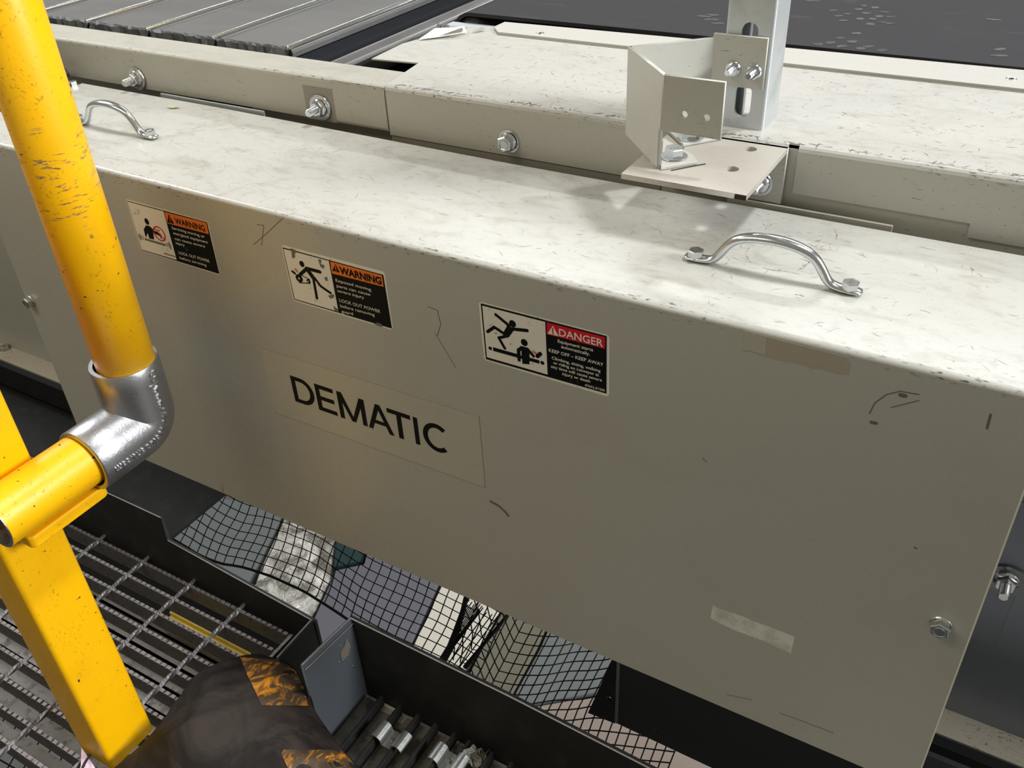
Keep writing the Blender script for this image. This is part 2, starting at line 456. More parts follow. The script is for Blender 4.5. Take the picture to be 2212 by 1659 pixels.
FM = {}
def fastener(kind):
    if kind in FM: return FM[kind]
    if kind == 'hex':          # flanged hex head, unit: 10 mm across flats
        p = join(lathe([(0, 0), (0.0064, 0), (0.0066, 0.0006), (0.0061, 0.0014), (0.0048, 0.0019), (0, 0.0019)], 28), hexprism(0.010, 0.0052, 0.0012),
                 lathe([(0.0034, 0.0063), (0.0038, 0.0067), (0.0034, 0.0069), (0.0030, 0.0066)], 14))
    elif kind == 'plainhex':
        p = join(hexprism(0.010, 0.0046, 0.0, 0.1), *[box(-0.0025 + k * 0.0017, -0.0017 + k * 0.0017, -0.0012, 0.0012, 0.0045, 0.0048) for k in range(3)])
    elif kind == 'washer':     # 22 mm
        p = lathe([(0.004, 0), (0.0110, 0), (0.0113, 0.0005), (0.0110, 0.0016), (0.004, 0.0016), (0.004, 0)], 32)
    elif kind == 'nut':        # flange nut with the thread standing out
        th = []
        n = 9
        for k in range(n):
            z = 0.0048 + k * 0.0010
            th += [(0.0027, z), (0.0030, z + 0.0005)]
        th += [(0.0024, 0.0048 + n * 0.0010 + 0.0004), (0.0, 0.0048 + n * 0.0010 + 0.0004)]
        p = join(lathe([(0, 0), (0.0067, 0), (0.0069, 0.0006), (0.0062, 0.0016), (0.0048, 0.0022), (0, 0.0022)], 28), hexprism(0.0098, 0.0044, 0.0012), lathe([(0, 0.004)] + th, 18))
    me = mesh(kind, p[0], p[1], M['zinc'])
    for pl in me.polygons:
        pl.use_smooth = False
    FM[kind] = me
    return me

def bolt(name, kind, loc, normal, parent, scale=1.0, washer=0.0, mat=None, label=None, spin=0.0, zoff=0.0):
    n = Vector(normal).normalized()
    rot = basis(n) @ Matrix.Rotation(spin, 3, 'Z')
    p = Vector(loc)
    me = fastener(kind)
    if mat: me = me.copy(); me.materials.clear(); me.materials.append(mat)
    wt = 0.0016 * washer
    o = place(name, me, p + n * (wt + zoff), parent, rot, label)
    o.scale = (scale, scale, scale)
    return o

# ------------------------------------------------------------------ hall
o = obj('floor', box(-7, 6, -4, 9, -3.9, -3.8), M['floor']); o['kind'] = 'structure'
o = obj('wall_back', box(-7, 6, 8.8, 8.95, -3.8, 2.2), flat('hall_wall', (0.22, 0.22, 0.215), 0.8)); o['kind'] = 'structure'
o = obj('trim_walkway', box(-3.2, 2.2, -2.2, 0.12, -1.10, -1.04), M['steel_black']); o['kind'] = 'structure'

# ------------------------------------------------------------------ conveyor guard
YG, ZT, ZB = 0.55, -0.3453, -0.7683
XL, XR = -1.0640, 0.0468
gd = thing('conveyor_guard', 'long cream sheet metal guard with two chrome handles and warning stickers', 'machine guard', (-0.5, 0.65, ZB))
def topz(x):
    return ZT + (0.0045 * min(1, max(0, (-0.45 - x) / 0.4)) if x < -0.45 else 0)
xs = [-1.095 + (XR + 1.095) * i / 30 for i in range(31)]
V = []; Fc = []
r = 0.0045; t = 0.0022
for x in xs:
    zt = topz(x)
    xf = max(x, XL) if x < XL + 0.001 else x
    pr = [(0.7415, zt, x), (0.7415 - 0.06, zt, x), (YG + r, zt, x)]
    for k in range(1, 6):
        a = PI / 2 * k / 5
        pr.append((YG + r - r * math.sin(a), zt - r + r * math.cos(a), x if k < 3 else xf))
    pr += [(YG, -0.45, xf), (YG, -0.6, xf), (YG, ZB, xf), (YG + t, ZB, xf), (YG + t, zt - r, xf), (YG + r, zt - t, x), (0.7415, zt - t, x)]
    V += [(p[2], p[0], p[1]) for p in pr]
k = len(pr)
for a in range(len(xs) - 1):
    for i in range(k):
        j = (i + 1) % k
        Fc.append([a * k + i, a * k + j, (a + 1) * k + j, (a + 1) * k + i])
Fc.append(list(range(k))[::-1]); Fc.append([(len(xs) - 1) * k + i for i in range(k)])
sh = obj('guard_shell', (V, Fc), M['guard'], gd, smooth=True)
md = sh.modifiers.new('split', 'EDGE_SPLIT'); md.split_angle = 0.7
obj('edge_strip', box(XR, XR + 0.0012, YG - 0.0004, YG + t, ZB, ZT - 0.006), M['bare'], gd, label='bare bright cut edge')

# handles
def handle(x0, x1, y, zt, label):
    L = x1 - x0
    P = []
    R_ = []
    pts = [(-0.010, 0.0026, .0058, .0020), (-0.002, 0.0026, .0062, .0024), (0.008, 0.0028, .0056, .0026), (0.0145, 0.0040, .0046, .0034), (0.0185, 0.0085, .0040, .0040),
           (0.0225, 0.0150, .0040, .0040), (0.0265, 0.0205, .0041, .0040), (0.0310, 0.0245, .0045, .0040), (0.0380, 0.0275, .0052, .0040), (0.0480, 0.0298, .0058, .0040), (0.0600, 0.0305, .0060, .0040)]
    full = pts + [(L - p[0], p[1], p[2], p[3]) for p in pts[-2::-1]]
    path = [(x0 + p[0], y, zt + p[1]) for p in full]
    VF = tube(path, [(p[3], p[2]) for p in full], 14, True, up=(0, 0, 1))
    o = obj('handle', VF, M['zinc'], gd, label=label, smooth=True)
    sb = o.modifiers.new('s', 'SUBSURF'); sb.levels = 1; sb.render_levels = 1
    for i, bx in enumerate((x0, x1)):
        bolt('bolt', 'plainhex', (bx, y, zt + 0.0042), (0, 0, 1), o, 1.12, 0, spin=0.3 + i)
    return o
handle(-0.2152, -0.0960, 0.6272, ZT, 'chrome pull handle at the right end of the guard top')
handle(-0.9640, -0.8454, 0.6340, topz(-0.9), 'chrome pull handle at the left end behind the yellow pipe')
bolt('bolt', 'hex', (0.0266, YG, -0.563), (0, -1, 0), gd, 1.28, label='zinc hex bolt near the right edge', spin=0.4)
bolt('bolt', 'hex', (-1.0548, YG, -0.5548), (0, -1, 0), gd, 1.25, mat=M['zincd'], label='dull hex bolt near the left edge', spin=0.2)

# ---- flat print helpers on the guard face
def fc(q, c):
    """point of a measured close-up (c = left, top, scale) on the guard face -> (x, z)"""
    p = onY(c[0] + q[0] / c[2], c[1] + q[1] / c[2], YG)
    return (p.x, p.z)
LY = 0.00018
def sheet(name, polys, layer, mat, parent, label=None):
    """thin flat film(s) lying on the face"""
    V = []; Fc = []
    y = YG - LY * layer
    for ip, P in enumerate(polys):
        n = len(V); k = len(P); y = YG - LY * (layer + 0.35 * ip / max(1, len(polys)))
        V += [(p[0], y, p[1]) for p in P] + [(p[0], y + LY * 0.8, p[1]) for p in P]
        Fc.append([n + i for i in range(k)])
        Fc += [[n + i, n + k + i, n + k + (i + 1) % k, n + (i + 1) % k] for i in range(k)]
    me_o = obj(name, (V, Fc), mat, parent, label=label)
    bm = bmesh.new(); bm.from_mesh(me_o.data)
    bmesh.ops.triangulate(bm, faces=[f for f in bm.faces if len(f.verts) > 4])
    bmesh.ops.recalc_face_normals(bm, faces=bm.faces)
    bm.to_mesh(me_o.data); bm.free()
    return me_o
def round_quad(P, r=0.003, n=4):
    out = []
    k = len(P)
    for i in range(k):
        a = Vector(P[i - 1]); b = Vector(P[i]); c_ = Vector(P[(i + 1) % k])
        u = (a - b).normalized(); v = (c_ - b).normalized()
        for j in range(n + 1):
            s_ = j / n
            out.append(tuple(b + u * r * (1 - s_) ** 2 + v * r * s_ ** 2))
    return out
def stroke(pts, wd, n=7):
    """capsule polygons along pts"""
    out = []
    for a, b in zip(pts[:-1], pts[1:]):
        a = Vector(a); b = Vector(b); d = (b - a).normalized(); an = math.atan2(d.y, d.x); h = wd / 2
        P = [tuple(b + Vector((math.cos(an - PI / 2 + PI * i / n), math.sin(an - PI / 2 + PI * i / n))) * h) for i in range(n + 1)]
        P += [tuple(a + Vector((math.cos(an + PI / 2 + PI * i / n), math.sin(an + PI / 2 + PI * i / n))) * h) for i in range(n + 1)]
        out.append(P)
    return out
def ell(c, rx, rz=None, n=20):
    rz = rz or rx
    return [(c[0] + rx * math.cos(2 * PI * i / n), c[1] + rz * math.sin(2 * PI * i / n)) for i in range(n)]
def ring(c, rx, rz, wd, n=28, a0=0, a1=2 * PI):
    out = []
    for i in range(n):
        a = a0 + (a1 - a0) * i / n; b = a0 + (a1 - a0) * (i + 1) / n
        out.append([(c[0] + rx * math.cos(a), c[1] + rz * math.sin(a)), (c[0] + rx * math.cos(b), c[1] + rz * math.sin(b)),
                    (c[0] + (rx - wd) * math.cos(b), c[1] + (rz - wd) * math.sin(b)), (c[0] + (rx - wd) * math.cos(a), c[1] + (rz - wd) * math.sin(a))])
    return out
TXT = {}
def text_mesh(s, bold=0.0):
    key = (s, bold)
    if key in TXT: return TXT[key]
    cu = bpy.data.curves.new('txt', 'FONT'); cu.body = s; cu.size = 1; cu.offset = bold; cu.resolution_u = 3
    o = bpy.data.objects.new('txt', cu); COL.objects.link(o)
    dg = bpy.context.evaluated_depsgraph_get()
    me = bpy.data.meshes.new_from_object(o.evaluated_get(dg))
    V = [tuple(v.co) for v in me.vertices]; Fc = [list(p.vertices) for p in me.polygons]
    bpy.data.objects.remove(o); bpy.data.curves.remove(cu); bpy.data.meshes.remove(me)
    TXT[key] = (V, Fc)
    return V, Fc
def text_on(lines, c, layer, mat, parent, name='lettering', label=None, bold=0.012):
    """lines: (string, baseline left, baseline right, cap height or None) in close-up pixels"""
    Vs = []; Fs = []
    y = YG - LY * layer
    for s, a, b, cap in lines:
        V, Fc = text_mesh(s, bold)
        x0 = min(v[0] for v in V); x1 = max(v[0] for v in V)
        capH = 0.70
        A = Vector(fc(a, c)); B = Vector(fc(b, c))
        u = B - A; W = u.length; u = u / W; vv = Vector((-u.y, u.x))
        H = cap if cap else None
        sx = W / (x1 - x0); sy = (H / capH) if H else sx
        n = len(Vs)
        for v in V:
            p = A + u * ((v[0] - x0) * sx) + vv * (v[1] * sy)
            Vs.append((p.x, y, p.y))
        Fs += [[i + n for i in f] for f in Fc]
    return obj(name, (Vs, Fs), mat, parent, label=label)

# danger label ---------------------------------------------------------------
c3 = (1020, 640, 6.9125)
q3 = lambda *P: [fc(p, c3) for p in P]
w3 = 0.1212 / 1955.0
base = sheet('danger_label', [round_quad(q3((97, 76), (2052, 585), (2048, 1505), (180, 950)), 0.0035)], 1, M['lab_white'], gd, 'red and black danger sticker showing a falling figure')
sheet('label_border', [q3((130, 102), (2010, 592), (2006, 1450), (208, 935))], 2, M['lab_black'], base)
sheet('picture_panel', [q3((155, 137), (1093, 380), (1130, 1165), (225, 905))], 3, M['lab_white'], base)
sheet('header_band', [q3((1115, 385), (1988, 607), (1988, 780), (1118, 560))], 3, M['lab_red'], base)
sheet('alert_triangle', [q3((1210, 437), (1295, 590), (1131, 550))], 4, M['ink'], base)
sheet('alert_mark', stroke(q3((1208, 470), (1211, 530)), 0.0011) + [ell(fc((1214, 552), c3), 0.0007)], 5, M['lab_red'], base)
fig = []
fig.append(ell(fc((607, 405), c3), 0.0033, 0.0034))
fig += stroke(q3((357, 268), (555, 432)), 0.0028) + stroke(q3((600, 482), (825, 506)), 0.0031)
fig.append(q3((520, 420), (592, 455), (628, 500), (552, 608), (470, 590), (465, 545), (520, 450)))
fig += stroke(q3((480, 552), (335, 455), (235, 523)), 0.0029) + stroke(q3((540, 585), (403, 615), (492, 770)), 0.0027)
fig.append(ell(fc((275, 770), c3), 0.0017)); fig.append(q3((318, 755), (1010, 952), (1008, 1000), (318, 808))); fig.append(ell(fc((1053, 988), c3), 0.0018))
fig.append(ell(fc((783, 685), c3), 0.0032, 0.0034))
fig.append(q3((735, 735), (842, 765), (860, 830), (860, 1010), (757, 1000), (750, 925), (728, 920), (728, 968), (690, 965), (680, 920), (670, 782)))
fig += stroke(q3((840, 790), (920, 888)), 0.0026) + stroke(q3((978, 890), (1022, 852)), 0.0036)
sheet('pictogram', fig, 4, M['lab_black'], base)
sheet('red_marks', ring(fc((918, 822), c3), 0.0012, 0.0014, 0.0004, 12) + ring(fc((955, 842), c3), 0.0010, 0.0013, 0.0004, 12), 5, M['lab_red'], base)
sheet('arm_gap', stroke(q3((735, 815), (737, 872)), 0.0008), 5, M['lab_white'], base)
text_on([('DANGER', (1303, 583), (1960, 752), 0.0069)], c3, 4, M['ink'], base, 'danger_lettering')
text_on([('Equipment starts', (1285, 683), (1812, 818), 0.0030), ('automatically.', (1335, 765), (1765, 880), 0.0030),
         ('KEEP OFF – KEEP AWAY', (1150, 820), (1967, 1040), 0.0032), ('Climbing, sitting, walking', (1195, 932), (1922, 1130), 0.0029),
         ('or riding on conveyor at', (1218, 1003), (1900, 1192), 0.0029), ('any time will cause severe', (1183, 1058), (1942, 1268), 0.0029),
         ('injury or death', (1352, 1168), (1768, 1285), 0.0029), ('07652-01505', (1690, 1335), (1985, 1418), 0.0023)], c3, 4, M['ink'], base, 'lettering')

# warning label in the middle --------------------------------------------------
c2 = (590, 510, 7.9)
q2 = lambda *P: [fc(p, c2) for p in P]
base = sheet('warning_label', [round_quad(q2((138, 145), (1905, 612), (2052, 1608), (348, 1102)), 0.0035)], 1, M['lab_white'], gd, 'scuffed orange warning sticker with a running figure, middle one')
sheet('label_border', [q2((165, 190), (1882, 660), (2030, 1575), (362, 1080))], 2, M['lab_black'], base)
sheet('picture_panel', [q2((182, 213), (955, 420), (1120, 1285), (375, 1068))], 3, M['lab_white'], base)
sheet('header_band', [q2((978, 428), (1862, 668), (1892, 862), (1012, 632))], 3, M['lab_orange'], base)
sheet('alert_triangle', [q2((1070, 472), (1142, 618), (1018, 585))], 4, M['lab_black'], base)
sheet('alert_mark', stroke(q2((1074, 505), (1080, 560)), 0.0009) + [ell(fc((1085, 585), c2), 0.0006)], 5, M['lab_orange'], base)
fig = [ell(fc((497, 470), c2), 0.0029, 0.0032)]
fig += stroke(q2((575, 545), (805, 605)), 0.0036) + stroke(q2((570, 560), (468, 650)), 0.0034) + stroke(q2((590, 565), (702, 720)), 0.0050)
fig += stroke(q2((695, 725), (755, 1055)), 0.0030) + stroke(q2((715, 710), (820, 850), (985, 965)), 0.0028)
fig += [ell(fc((452, 715), c2), 0.0043)] + [ell(fc((612, 768), c2), 0.0024)] + stroke(q2((475, 655), (630, 735)), 0.0008) + stroke(q2((455, 790), (620, 800)), 0.0009)
fig += stroke(q2((338, 598), (378, 630)), 0.0026)
sheet('pictogram', fig, 4, M['lab_black'], base)
sheet('pulley_holes', [ell(fc((452, 717), c2), 0.0010), ell(fc((605, 768), c2), 0.0008)], 5, M['lab_white'], base)
sheet('red_marks', ring(fc((392, 568), c2), 0.0012, 0.0015, 0.0004, 12) + ring(fc((417, 592), c2), 0.0011, 0.0013, 0.0004, 12), 5, M['lab_red'], base)
text_on([('WARNING', (1150, 632), (1862, 822), 0.0070)], c2, 4, M['lab_black'], base, 'warning_lettering', bold=0.035)
text_on([('Exposed moving', (1078, 768), (1682, 932), 0.0031), ('parts can cause', (1095, 862), (1668, 1015), 0.0031), ('severe injury', (1108, 945), (1562, 1068), 0.0031),
         ('LOCK OUT POWER', (1142, 1112), (1842, 1310), 0.0034), ('before removing', (1158, 1205), (1742, 1362), 0.0031), ('guard', (1178, 1298), (1375, 1345), 0.0031)], c2, 4, M['ink'], base, 'lettering', bold=0.004)
for tpi, tp_ in enumerate([q2((300, 200), (345, 215), (410, 250), (370, 300), (385, 350), (335, 375), (325, 260)), q2((775, 390), (830, 400), (815, 470), (880, 490), (870, 550), (820, 520)),
                       q2((945, 1010), (1040, 985), (1045, 1035), (990, 1060)), q2((1035, 1185), (1110, 1240), (1130, 1300), (1060, 1260)), q2((880, 700), (930, 690), (935, 760), (905, 750)), q2((1730, 1495), (1790, 1465), (1870, 1500), (1860, 1540))]):
    sheet('torn_patch', [tp_], 5, M['ink_grey'], base)

# warning label at the left ------------------------------------------------------
c1 = (260, 420, 9.217)
q1 = lambda *P: [fc(p, c1) for p in P]
base = sheet('warning_label', [round_quad(q1((113, 90), (1742, 542), (1990, 1608), (405, 1112)), 0.0020)], 1, M['lab_white'], gd, 'orange warning sticker beside the yellow pipe with a crossed-out hand')
sheet('label_border', [q1((135, 122), (1727, 552), (1975, 1582), (422, 1104))], 2, M['lab_black'], base)
sheet('picture_panel', [q1((148, 138), (866, 335), (1128, 1300), (432, 1092))], 3, M['lab_white'], base)
sheet('header_band', [q1((884, 345), (1717, 562), (1765, 787), (942, 568))], 3, M['lab_orange'], base)
sheet('alert_triangle', [q1((970, 388), (1082, 580), (945, 555))], 4, M['lab_black'], base)
sheet('alert_mark', stroke(q1((995, 440), (1005, 500)), 0.0009) + [ell(fc((1012, 530), c1), 0.0006)], 5, M['lab_orange'], base)
fig = [ell(fc((535, 535), c1), 0.0031, 0.0037)]
fig.append(q1((520, 610), (590, 625), (660, 690), (665, 780), (682, 892), (585, 868), (555, 760), (515, 852), (475, 690)))
fig += stroke(q1((640, 720), (800, 800)), 0.0034) + stroke(q1((790, 790), (825, 870)), 0.0012)
sheet('pictogram', fig, 4, M['lab_black'], base)
bl = [q1((500, 865), (905, 985), (905, 993), (500, 873)), q1((500, 893), (905, 1013), (905, 1022), (500, 902)), q1((500, 865), (507, 867), (507, 903), (500, 901)), q1((898, 983), (905, 985), (905, 1022), (898, 1020))]
for i in range(26):
    a = i / 26.0
    bl += stroke([fc((505 + 395 * a, 868 + 118 * a), c1), fc((515 + 395 * a, 902 + 118 * a), c1)], 0.0003, 2)
bl += ring(fc((448, 852), c1), 0.0021, 0.0021, 0.0005, 14) + ring(fc((945, 1000), c1), 0.0018, 0.0018, 0.0005, 14)
for cc, a0, a1 in (((448, 852), 2.3, 4.0), ((945, 1000), -0.9, 0.9)):
    for rr in (0.0036, 0.0052):
        bl += ring(fc(cc, c1), rr, rr * 1.1, 0.0006, 8, a0, a1)
sheet('belt_pictogram', bl, 4, M['lab_black'], base)
cc = fc((787, 776), c1); rr = 0.0086
sheet('no_hand_ring', ring(cc, rr, rr * 0.98, 0.0013, 30) + stroke([(cc[0] - rr * .68, cc[1] + rr * .68), (cc[0] + rr * .68, cc[1] - rr * .68)], 0.0011), 5, M['lab_red'], base)
sheet('thumb_mark', ring(fc((765, 690), c1), 0.0016, 0.0020, 0.0005, 10, PI, 2 * PI), 5, M['lab_black'], base)
text_on([('WARNING', (1108, 575), (1708, 735), 0.0066)], c1, 4, M['lab_black'], base, 'warning_lettering', bold=0.02)
text_on([('Servicing moving or', (1040, 683), (1695, 862), 0.0031), ('energized equipment', (1068, 785), (1757, 975), 0.0031), ('can cause severe', (1098, 895), (1700, 1055), 0.0031),
         ('injury', (1122, 985), (1295, 1030), 0.0031), ('LOCK OUT POWER', (1180, 1180), (1795, 1355), 0.0034), ('before servicing', (1198, 1278), (1730, 1428), 0.0031)], c1, 4, M['ink'], base, 'lettering', bold=0.006)
sheet('small_print', [q1((870, 1155), (1100, 1225), (1105, 1245), (875, 1175))], 4, M['ink_grey'], base, 'blurred grey line of small print')

# name decal ---------------------------------------------------------------------
dec = sheet('name_decal', [[(-0.652, -0.5085), (-0.3826, -0.5060), (-0.3819, -0.5930), (-0.654, -0.5945)]], 0.6, M['film'], gd, 'clear film decal with large black lettering')
sheet('film_edge', [[(-0.652, -0.5085), (-0.3826, -0.5060), (-0.3826, -0.5064), (-0.652, -0.5089)], [(-0.3822, -0.5060), (-0.3819, -0.593), (-0.3813, -0.593), (-0.3818, -0.5060)],
                    [(-0.654, -0.5941), (-0.3819, -0.5926), (-0.3819, -0.5931), (-0.654, -0.5946)]], 1.2, M['filmline'], dec)
T_, B_ = -0.5331, -0.5667
def rect(x0, x1, z0, z1): return [(x0, z1), (x1, z1), (x1, z0), (x0, z0)]
sw = 0.0052
L_ = []
def arc_band(cx, cz, rx, rz, a0, a1, wd, n=16):
    P = []
    for i in range(n + 1):
        a = a0 + (a1 - a0) * i / n; P.append((cx + rx * math.cos(a), cz + rz * math.sin(a)))
    for i in range(n, -1, -1):
        a = a0 + (a1 - a0) * i / n; P.append((cx + (rx - wd) * math.cos(a), cz + (rz - wd) * math.sin(a)))
    return P
# D
mid = (T_ + B_) / 2; hh = (T_ - B_) / 2
L_ += [rect(-0.6173, -0.6117, B_, T_), rect(-0.6118, -0.6045, T_ - 0.0049, T_), rect(-0.6118, -0.6045, B_, B_ + 0.0049)]
A_ = arc_band(-0.6045, mid, 0.0170, hh, -PI / 2, PI / 2, 0.0052); A_ = [(p[0], p[1]) for p in A_]
k = 17
P = [(-0.6045 + 0.0166 * math.cos(-PI / 2 + PI * i / 16), mid + hh * math.sin(-PI / 2 + PI * i / 16)) for i in range(17)]
P += [(-0.6045 + 0.0110 * math.cos(PI / 2 - PI * i / 16), mid + (hh - 0.0049) * math.sin(PI / 2 - PI * i / 16)) for i in range(17)]
L_.append(P)
# E
L_ += [rect(-0.5846, -0.5790, B_, T_), rect(-0.5791, -0.5604, T_ - 0.0050, T_), rect(-0.5791, -0.5612, mid - 0.0024, mid + 0.0026), rect(-0.5791, -0.5596, B_, B_ + 0.0050)]
# M
L_ += [rect(-0.5553, -0.5498, B_, T_), rect(-0.5260, -0.5205, B_, T_),
       [(-0.5553, T_), (-0.5487, T_), (-0.5379, B_ + 0.008), (-0.5352, B_), (-0.5398, B_)], [(-0.5268, T_), (-0.5205, T_), (-0.5352, B_), (-0.5398, B_), (-0.5385, B_ + 0.008)]]
L_[-2] = [(-0.5553, T_), (-0.5492, T_), (-0.5354, B_), (-0.5402, B_)]
L_[-1] = [(-0.5266, T_), (-0.5205, T_), (-0.5356, B_), (-0.5402, B_)]
# A
L_ += [[(-0.5061, T_), (-0.5006, T_), (-0.5135, B_), (-0.5188, B_)], [(-0.5061, T_), (-0.5006, T_), (-0.4868, B_), (-0.4923, B_)], rect(-0.5120, -0.4950, B_ + 0.0086, B_ + 0.0130)]
# T
L_ += [rect(-0.4919, -0.4636, T_ - 0.0051, T_), rect(-0.4806, -0.4750, B_, T_ - 0.0051)]
# I
L_ += [rect(-0.4602, -0.4551, B_, T_)]
# C
cx, rx, rz = -0.4335, 0.0163, hh + 0.0006
P = []
for i in range(25):
    a = 0.84 + (2 * PI - 1.68) * i / 24; P.append((cx + rx * math.cos(a), mid + rz * math.sin(a)))
for i in range(24, -1, -1):
    a = 0.84 + (2 * PI - 1.68) * i / 24; P.append((cx + (rx - 0.0056) * math.cos(a), mid + (rz - 0.0051) * math.sin(a)))
L_.append(P)
sheet('lettering', L_, 2, M['lab_black'], dec, 'bold black capital letters')

# tape remains
o = sheet('tape_strip', [[(-0.1489, -0.3505), (-0.147, -0.3495), (-0.078, -0.3510), (-0.0746, -0.3545), (-0.0746, -0.3640), (-0.083, -0.3655), (-0.092, -0.3648), (-0.100, -0.3662), (-0.112, -0.3655), (-0.125, -0.3668), (-0.138, -0.3662), (-0.141, -0.3648), (-0.149, -0.3660)]], 1, M['tape_a'], gd, 'dirty beige strip of old tape below the folded edge')
sheet('clean_patch', [[(-0.1486, -0.3508), (-0.1325, -0.3508), (-0.1320, -0.3650), (-0.140, -0.3645), (-0.1488, -0.3655)]], 2, M['film'], o)
sheet('tape_strip', [[(-0.1476, -0.6352), (-0.140, -0.6366), (-0.1205, -0.6350), (-0.112, -0.6362), (-0.0935, -0.6352), (-0.0748, -0.6360), (-0.0751, -0.6576), (-0.089, -0.6570), (-0.0935, -0.6562), (-0.103, -0.6556), (-0.126, -0.6560), (-0.146, -0.6535), (-0.1485, -0.6528)]], 1, M['tape_b'], gd, 'shiny crumpled strip of clear tape low on the guard')

# scuffs with a shape of their own on the guard
def scuff(pts, wd, plane='Y'):
    return pts, wd
marks = []
for pts, wd in [(((1060, 1083), (1078, 1093), (1092, 1106), (1098, 1114)), 7.5), (((1878, 893), (1890, 870), (1915, 852), (1945, 845), (1985, 852)), 2.0), (((1925, 880), (1985, 865)), 1.6),
                (((1882, 912), (1892, 914)), 7), (((1945, 853), (1955, 855)), 8), (((1685, 1540), (1740, 1560), (1800, 1583)), 1.6), (((1570, 1500), (1625, 1512)), 1.2), (((2140, 895), (2132, 925)), 4),
                (((548, 528), (575, 505), (612, 470)), 1.5), (((555, 485), (570, 487), (565, 530)), 1.5), (((925, 662), (945, 670), (952, 700), (945, 725)), 1.5), (((940, 720), (985, 795)), 1.2),
                (((1518, 990), (1527, 998)), 1.6), (((1975, 1182), (1980, 1185)), 3), (((480, 1050), (482, 1062)), 2)]:
    P = []
    for a, b in zip(pts[:-1], pts[1:]):
        A = onY(*a, YG); B = onY(*b, YG)
        P += stroke([(A.x, A.z), (B.x, B.z)], wd / F * 0.75, 4)
    marks += P
o = sheet('scuff_marks', marks, 0.8, M['wear'], gd, 'thin dark scuffs'); o['kind'] = 'stuff'
# small scratches strewn over the guard top and cover top
def strewn(name, x0, x1, y0, y1, zf, n, seed, mat, parent, dens=None, wmin=0.00018, wmax=0.0006):
    rnd = random.Random(seed); V = []; Fc = []
    for i in range(n):
        x = rnd.uniform(x0, x1); y = rnd.uniform(y0, y1)
        if dens and rnd.random() > dens(x, y): continue
        L = rnd.choice((0.002, 0.003, 0.004, 0.006, 0.009, 0.014)) * rnd.uniform(.5, 1.1); a = rnd.gauss(0.5, 0.9); wv = rnd.uniform(wmin, wmax)
        cv = rnd.uniform(-0.6, 0.6)
        pts = []
        for k in range(5):
            s_ = k / 4; an = a + cv * (s_ - .5)
            pts.append((x + L * (s_ - .5) * math.cos(an), y + L * (s_ - .5) * math.sin(an) + rnd.uniform(-1, 1) * wv * .4))
        b0 = len(V)
        nx, ny = -math.sin(a), math.cos(a)
        for k, p in enumerate(pts):
            h = wv * (0.15, .8, 1, .7, .1)[k] / 2
            V += [(p[0] + nx * h, p[1] + ny * h, zf(p[0]) + 0.00012), (p[0] - nx * h, p[1] - ny * h, zf(p[0]) + 0.00012)]
        for k in range(4): Fc.append([b0 + 2 * k, b0 + 2 * k + 1, b0 + 2 * k + 3, b0 + 2 * k + 2])
    o = obj(name, (V, Fc), mat, parent); o['kind'] = 'stuff'
    return o
def smudge(name, lines, c, zf, mat, parent, label):
    V = []; Fc = []
    rnd = random.Random(77)
    for pts, wd in lines:
        W_ = [onZ(c[0] + q[0] / c[2], c[1] + q[1] / c[2], ZT) for q in pts]
        b0 = len(V); n = len(W_)
        for i, p in enumerate(W_):
            t = (W_[min(i + 1, n - 1)] - W_[max(i - 1, 0)]).normalized(); nn_ = Vector((-t.y, t.x, 0))
            h = wd / F * 0.38 * (0.2 if i in (0, n - 1) else rnd.uniform(.7, 1.2))
            V += [p + nn_ * h + Vector((0, 0, 0.00010)), p - nn_ * h + Vector((0, 0, 0.00010))]
        for i in range(n - 1): Fc.append([b0 + 2 * i, b0 + 2 * i + 1, b0 + 2 * i + 3, b0 + 2 * i + 2])
    o = obj(name, (V, Fc), mat, parent, label); o['kind'] = 'stuff'
    return o
cs = (1440, 470, 5.027)
g = G('brown_smudge'); cq = g.mix(g.ramp(g.noise(260, 4, 0.7), 0.42, 0.58), BEIGE, (0.26, 0.21, 0.16)); M['smudge'] = g.set(cq, 0.5)
smudge('smudges', [([(1080, 130), (1095, 95), (1150, 62), (1200, 60)], 6), ([(1190, 20), (1260, 8), (1320, 5)], 5), ([(870, 360), (866, 400), (880, 440), (915, 490)], 5), ([(870, 380), (900, 320), (980, 290)], 3),
    ([(1040, 545), (1150, 570), (1250, 578), (1380, 600), (1440, 620)], 5), ([(1530, 280), (1600, 300), (1680, 318), (1760, 330), (1790, 350)], 12), ([(1560, 320), (1650, 345), (1740, 360)], 9),
    ([(1420, 580), (1470, 550), (1540, 490), (1570, 455)], 5), ([(1590, 275), (1640, 255), (1690, 240)], 5), ([(1820, 110), (1850, 190), (1840, 240)], 4), ([(590, 500), (640, 505), (675, 480), (680, 450), (655, 430)], 3),
    ([(2040, 380), (2100, 400), (2180, 440)], 4), ([(1390, 840), (1430, 830), (1490, 860)], 7), ([(1400, 860), (1450, 880)], 5), ([(1640, 1170), (1690, 1180)], 9), ([(1440, 440), (1530, 470), (1560, 500)], 4),
    ([(3300, 520), (3340, 600), (3330, 660)], 9), ([(3380, 600), (3430, 640)], 9)], cs, topz, M['smudge'], gd, 'brown rubbed smudges around the right handle')
strewn('fine_scratches', -1.05, 0.04, 0.56, 0.738, topz, 520, 3, flat('scratch_grey', (0.27, 0.245, 0.22), 0.6), gd)

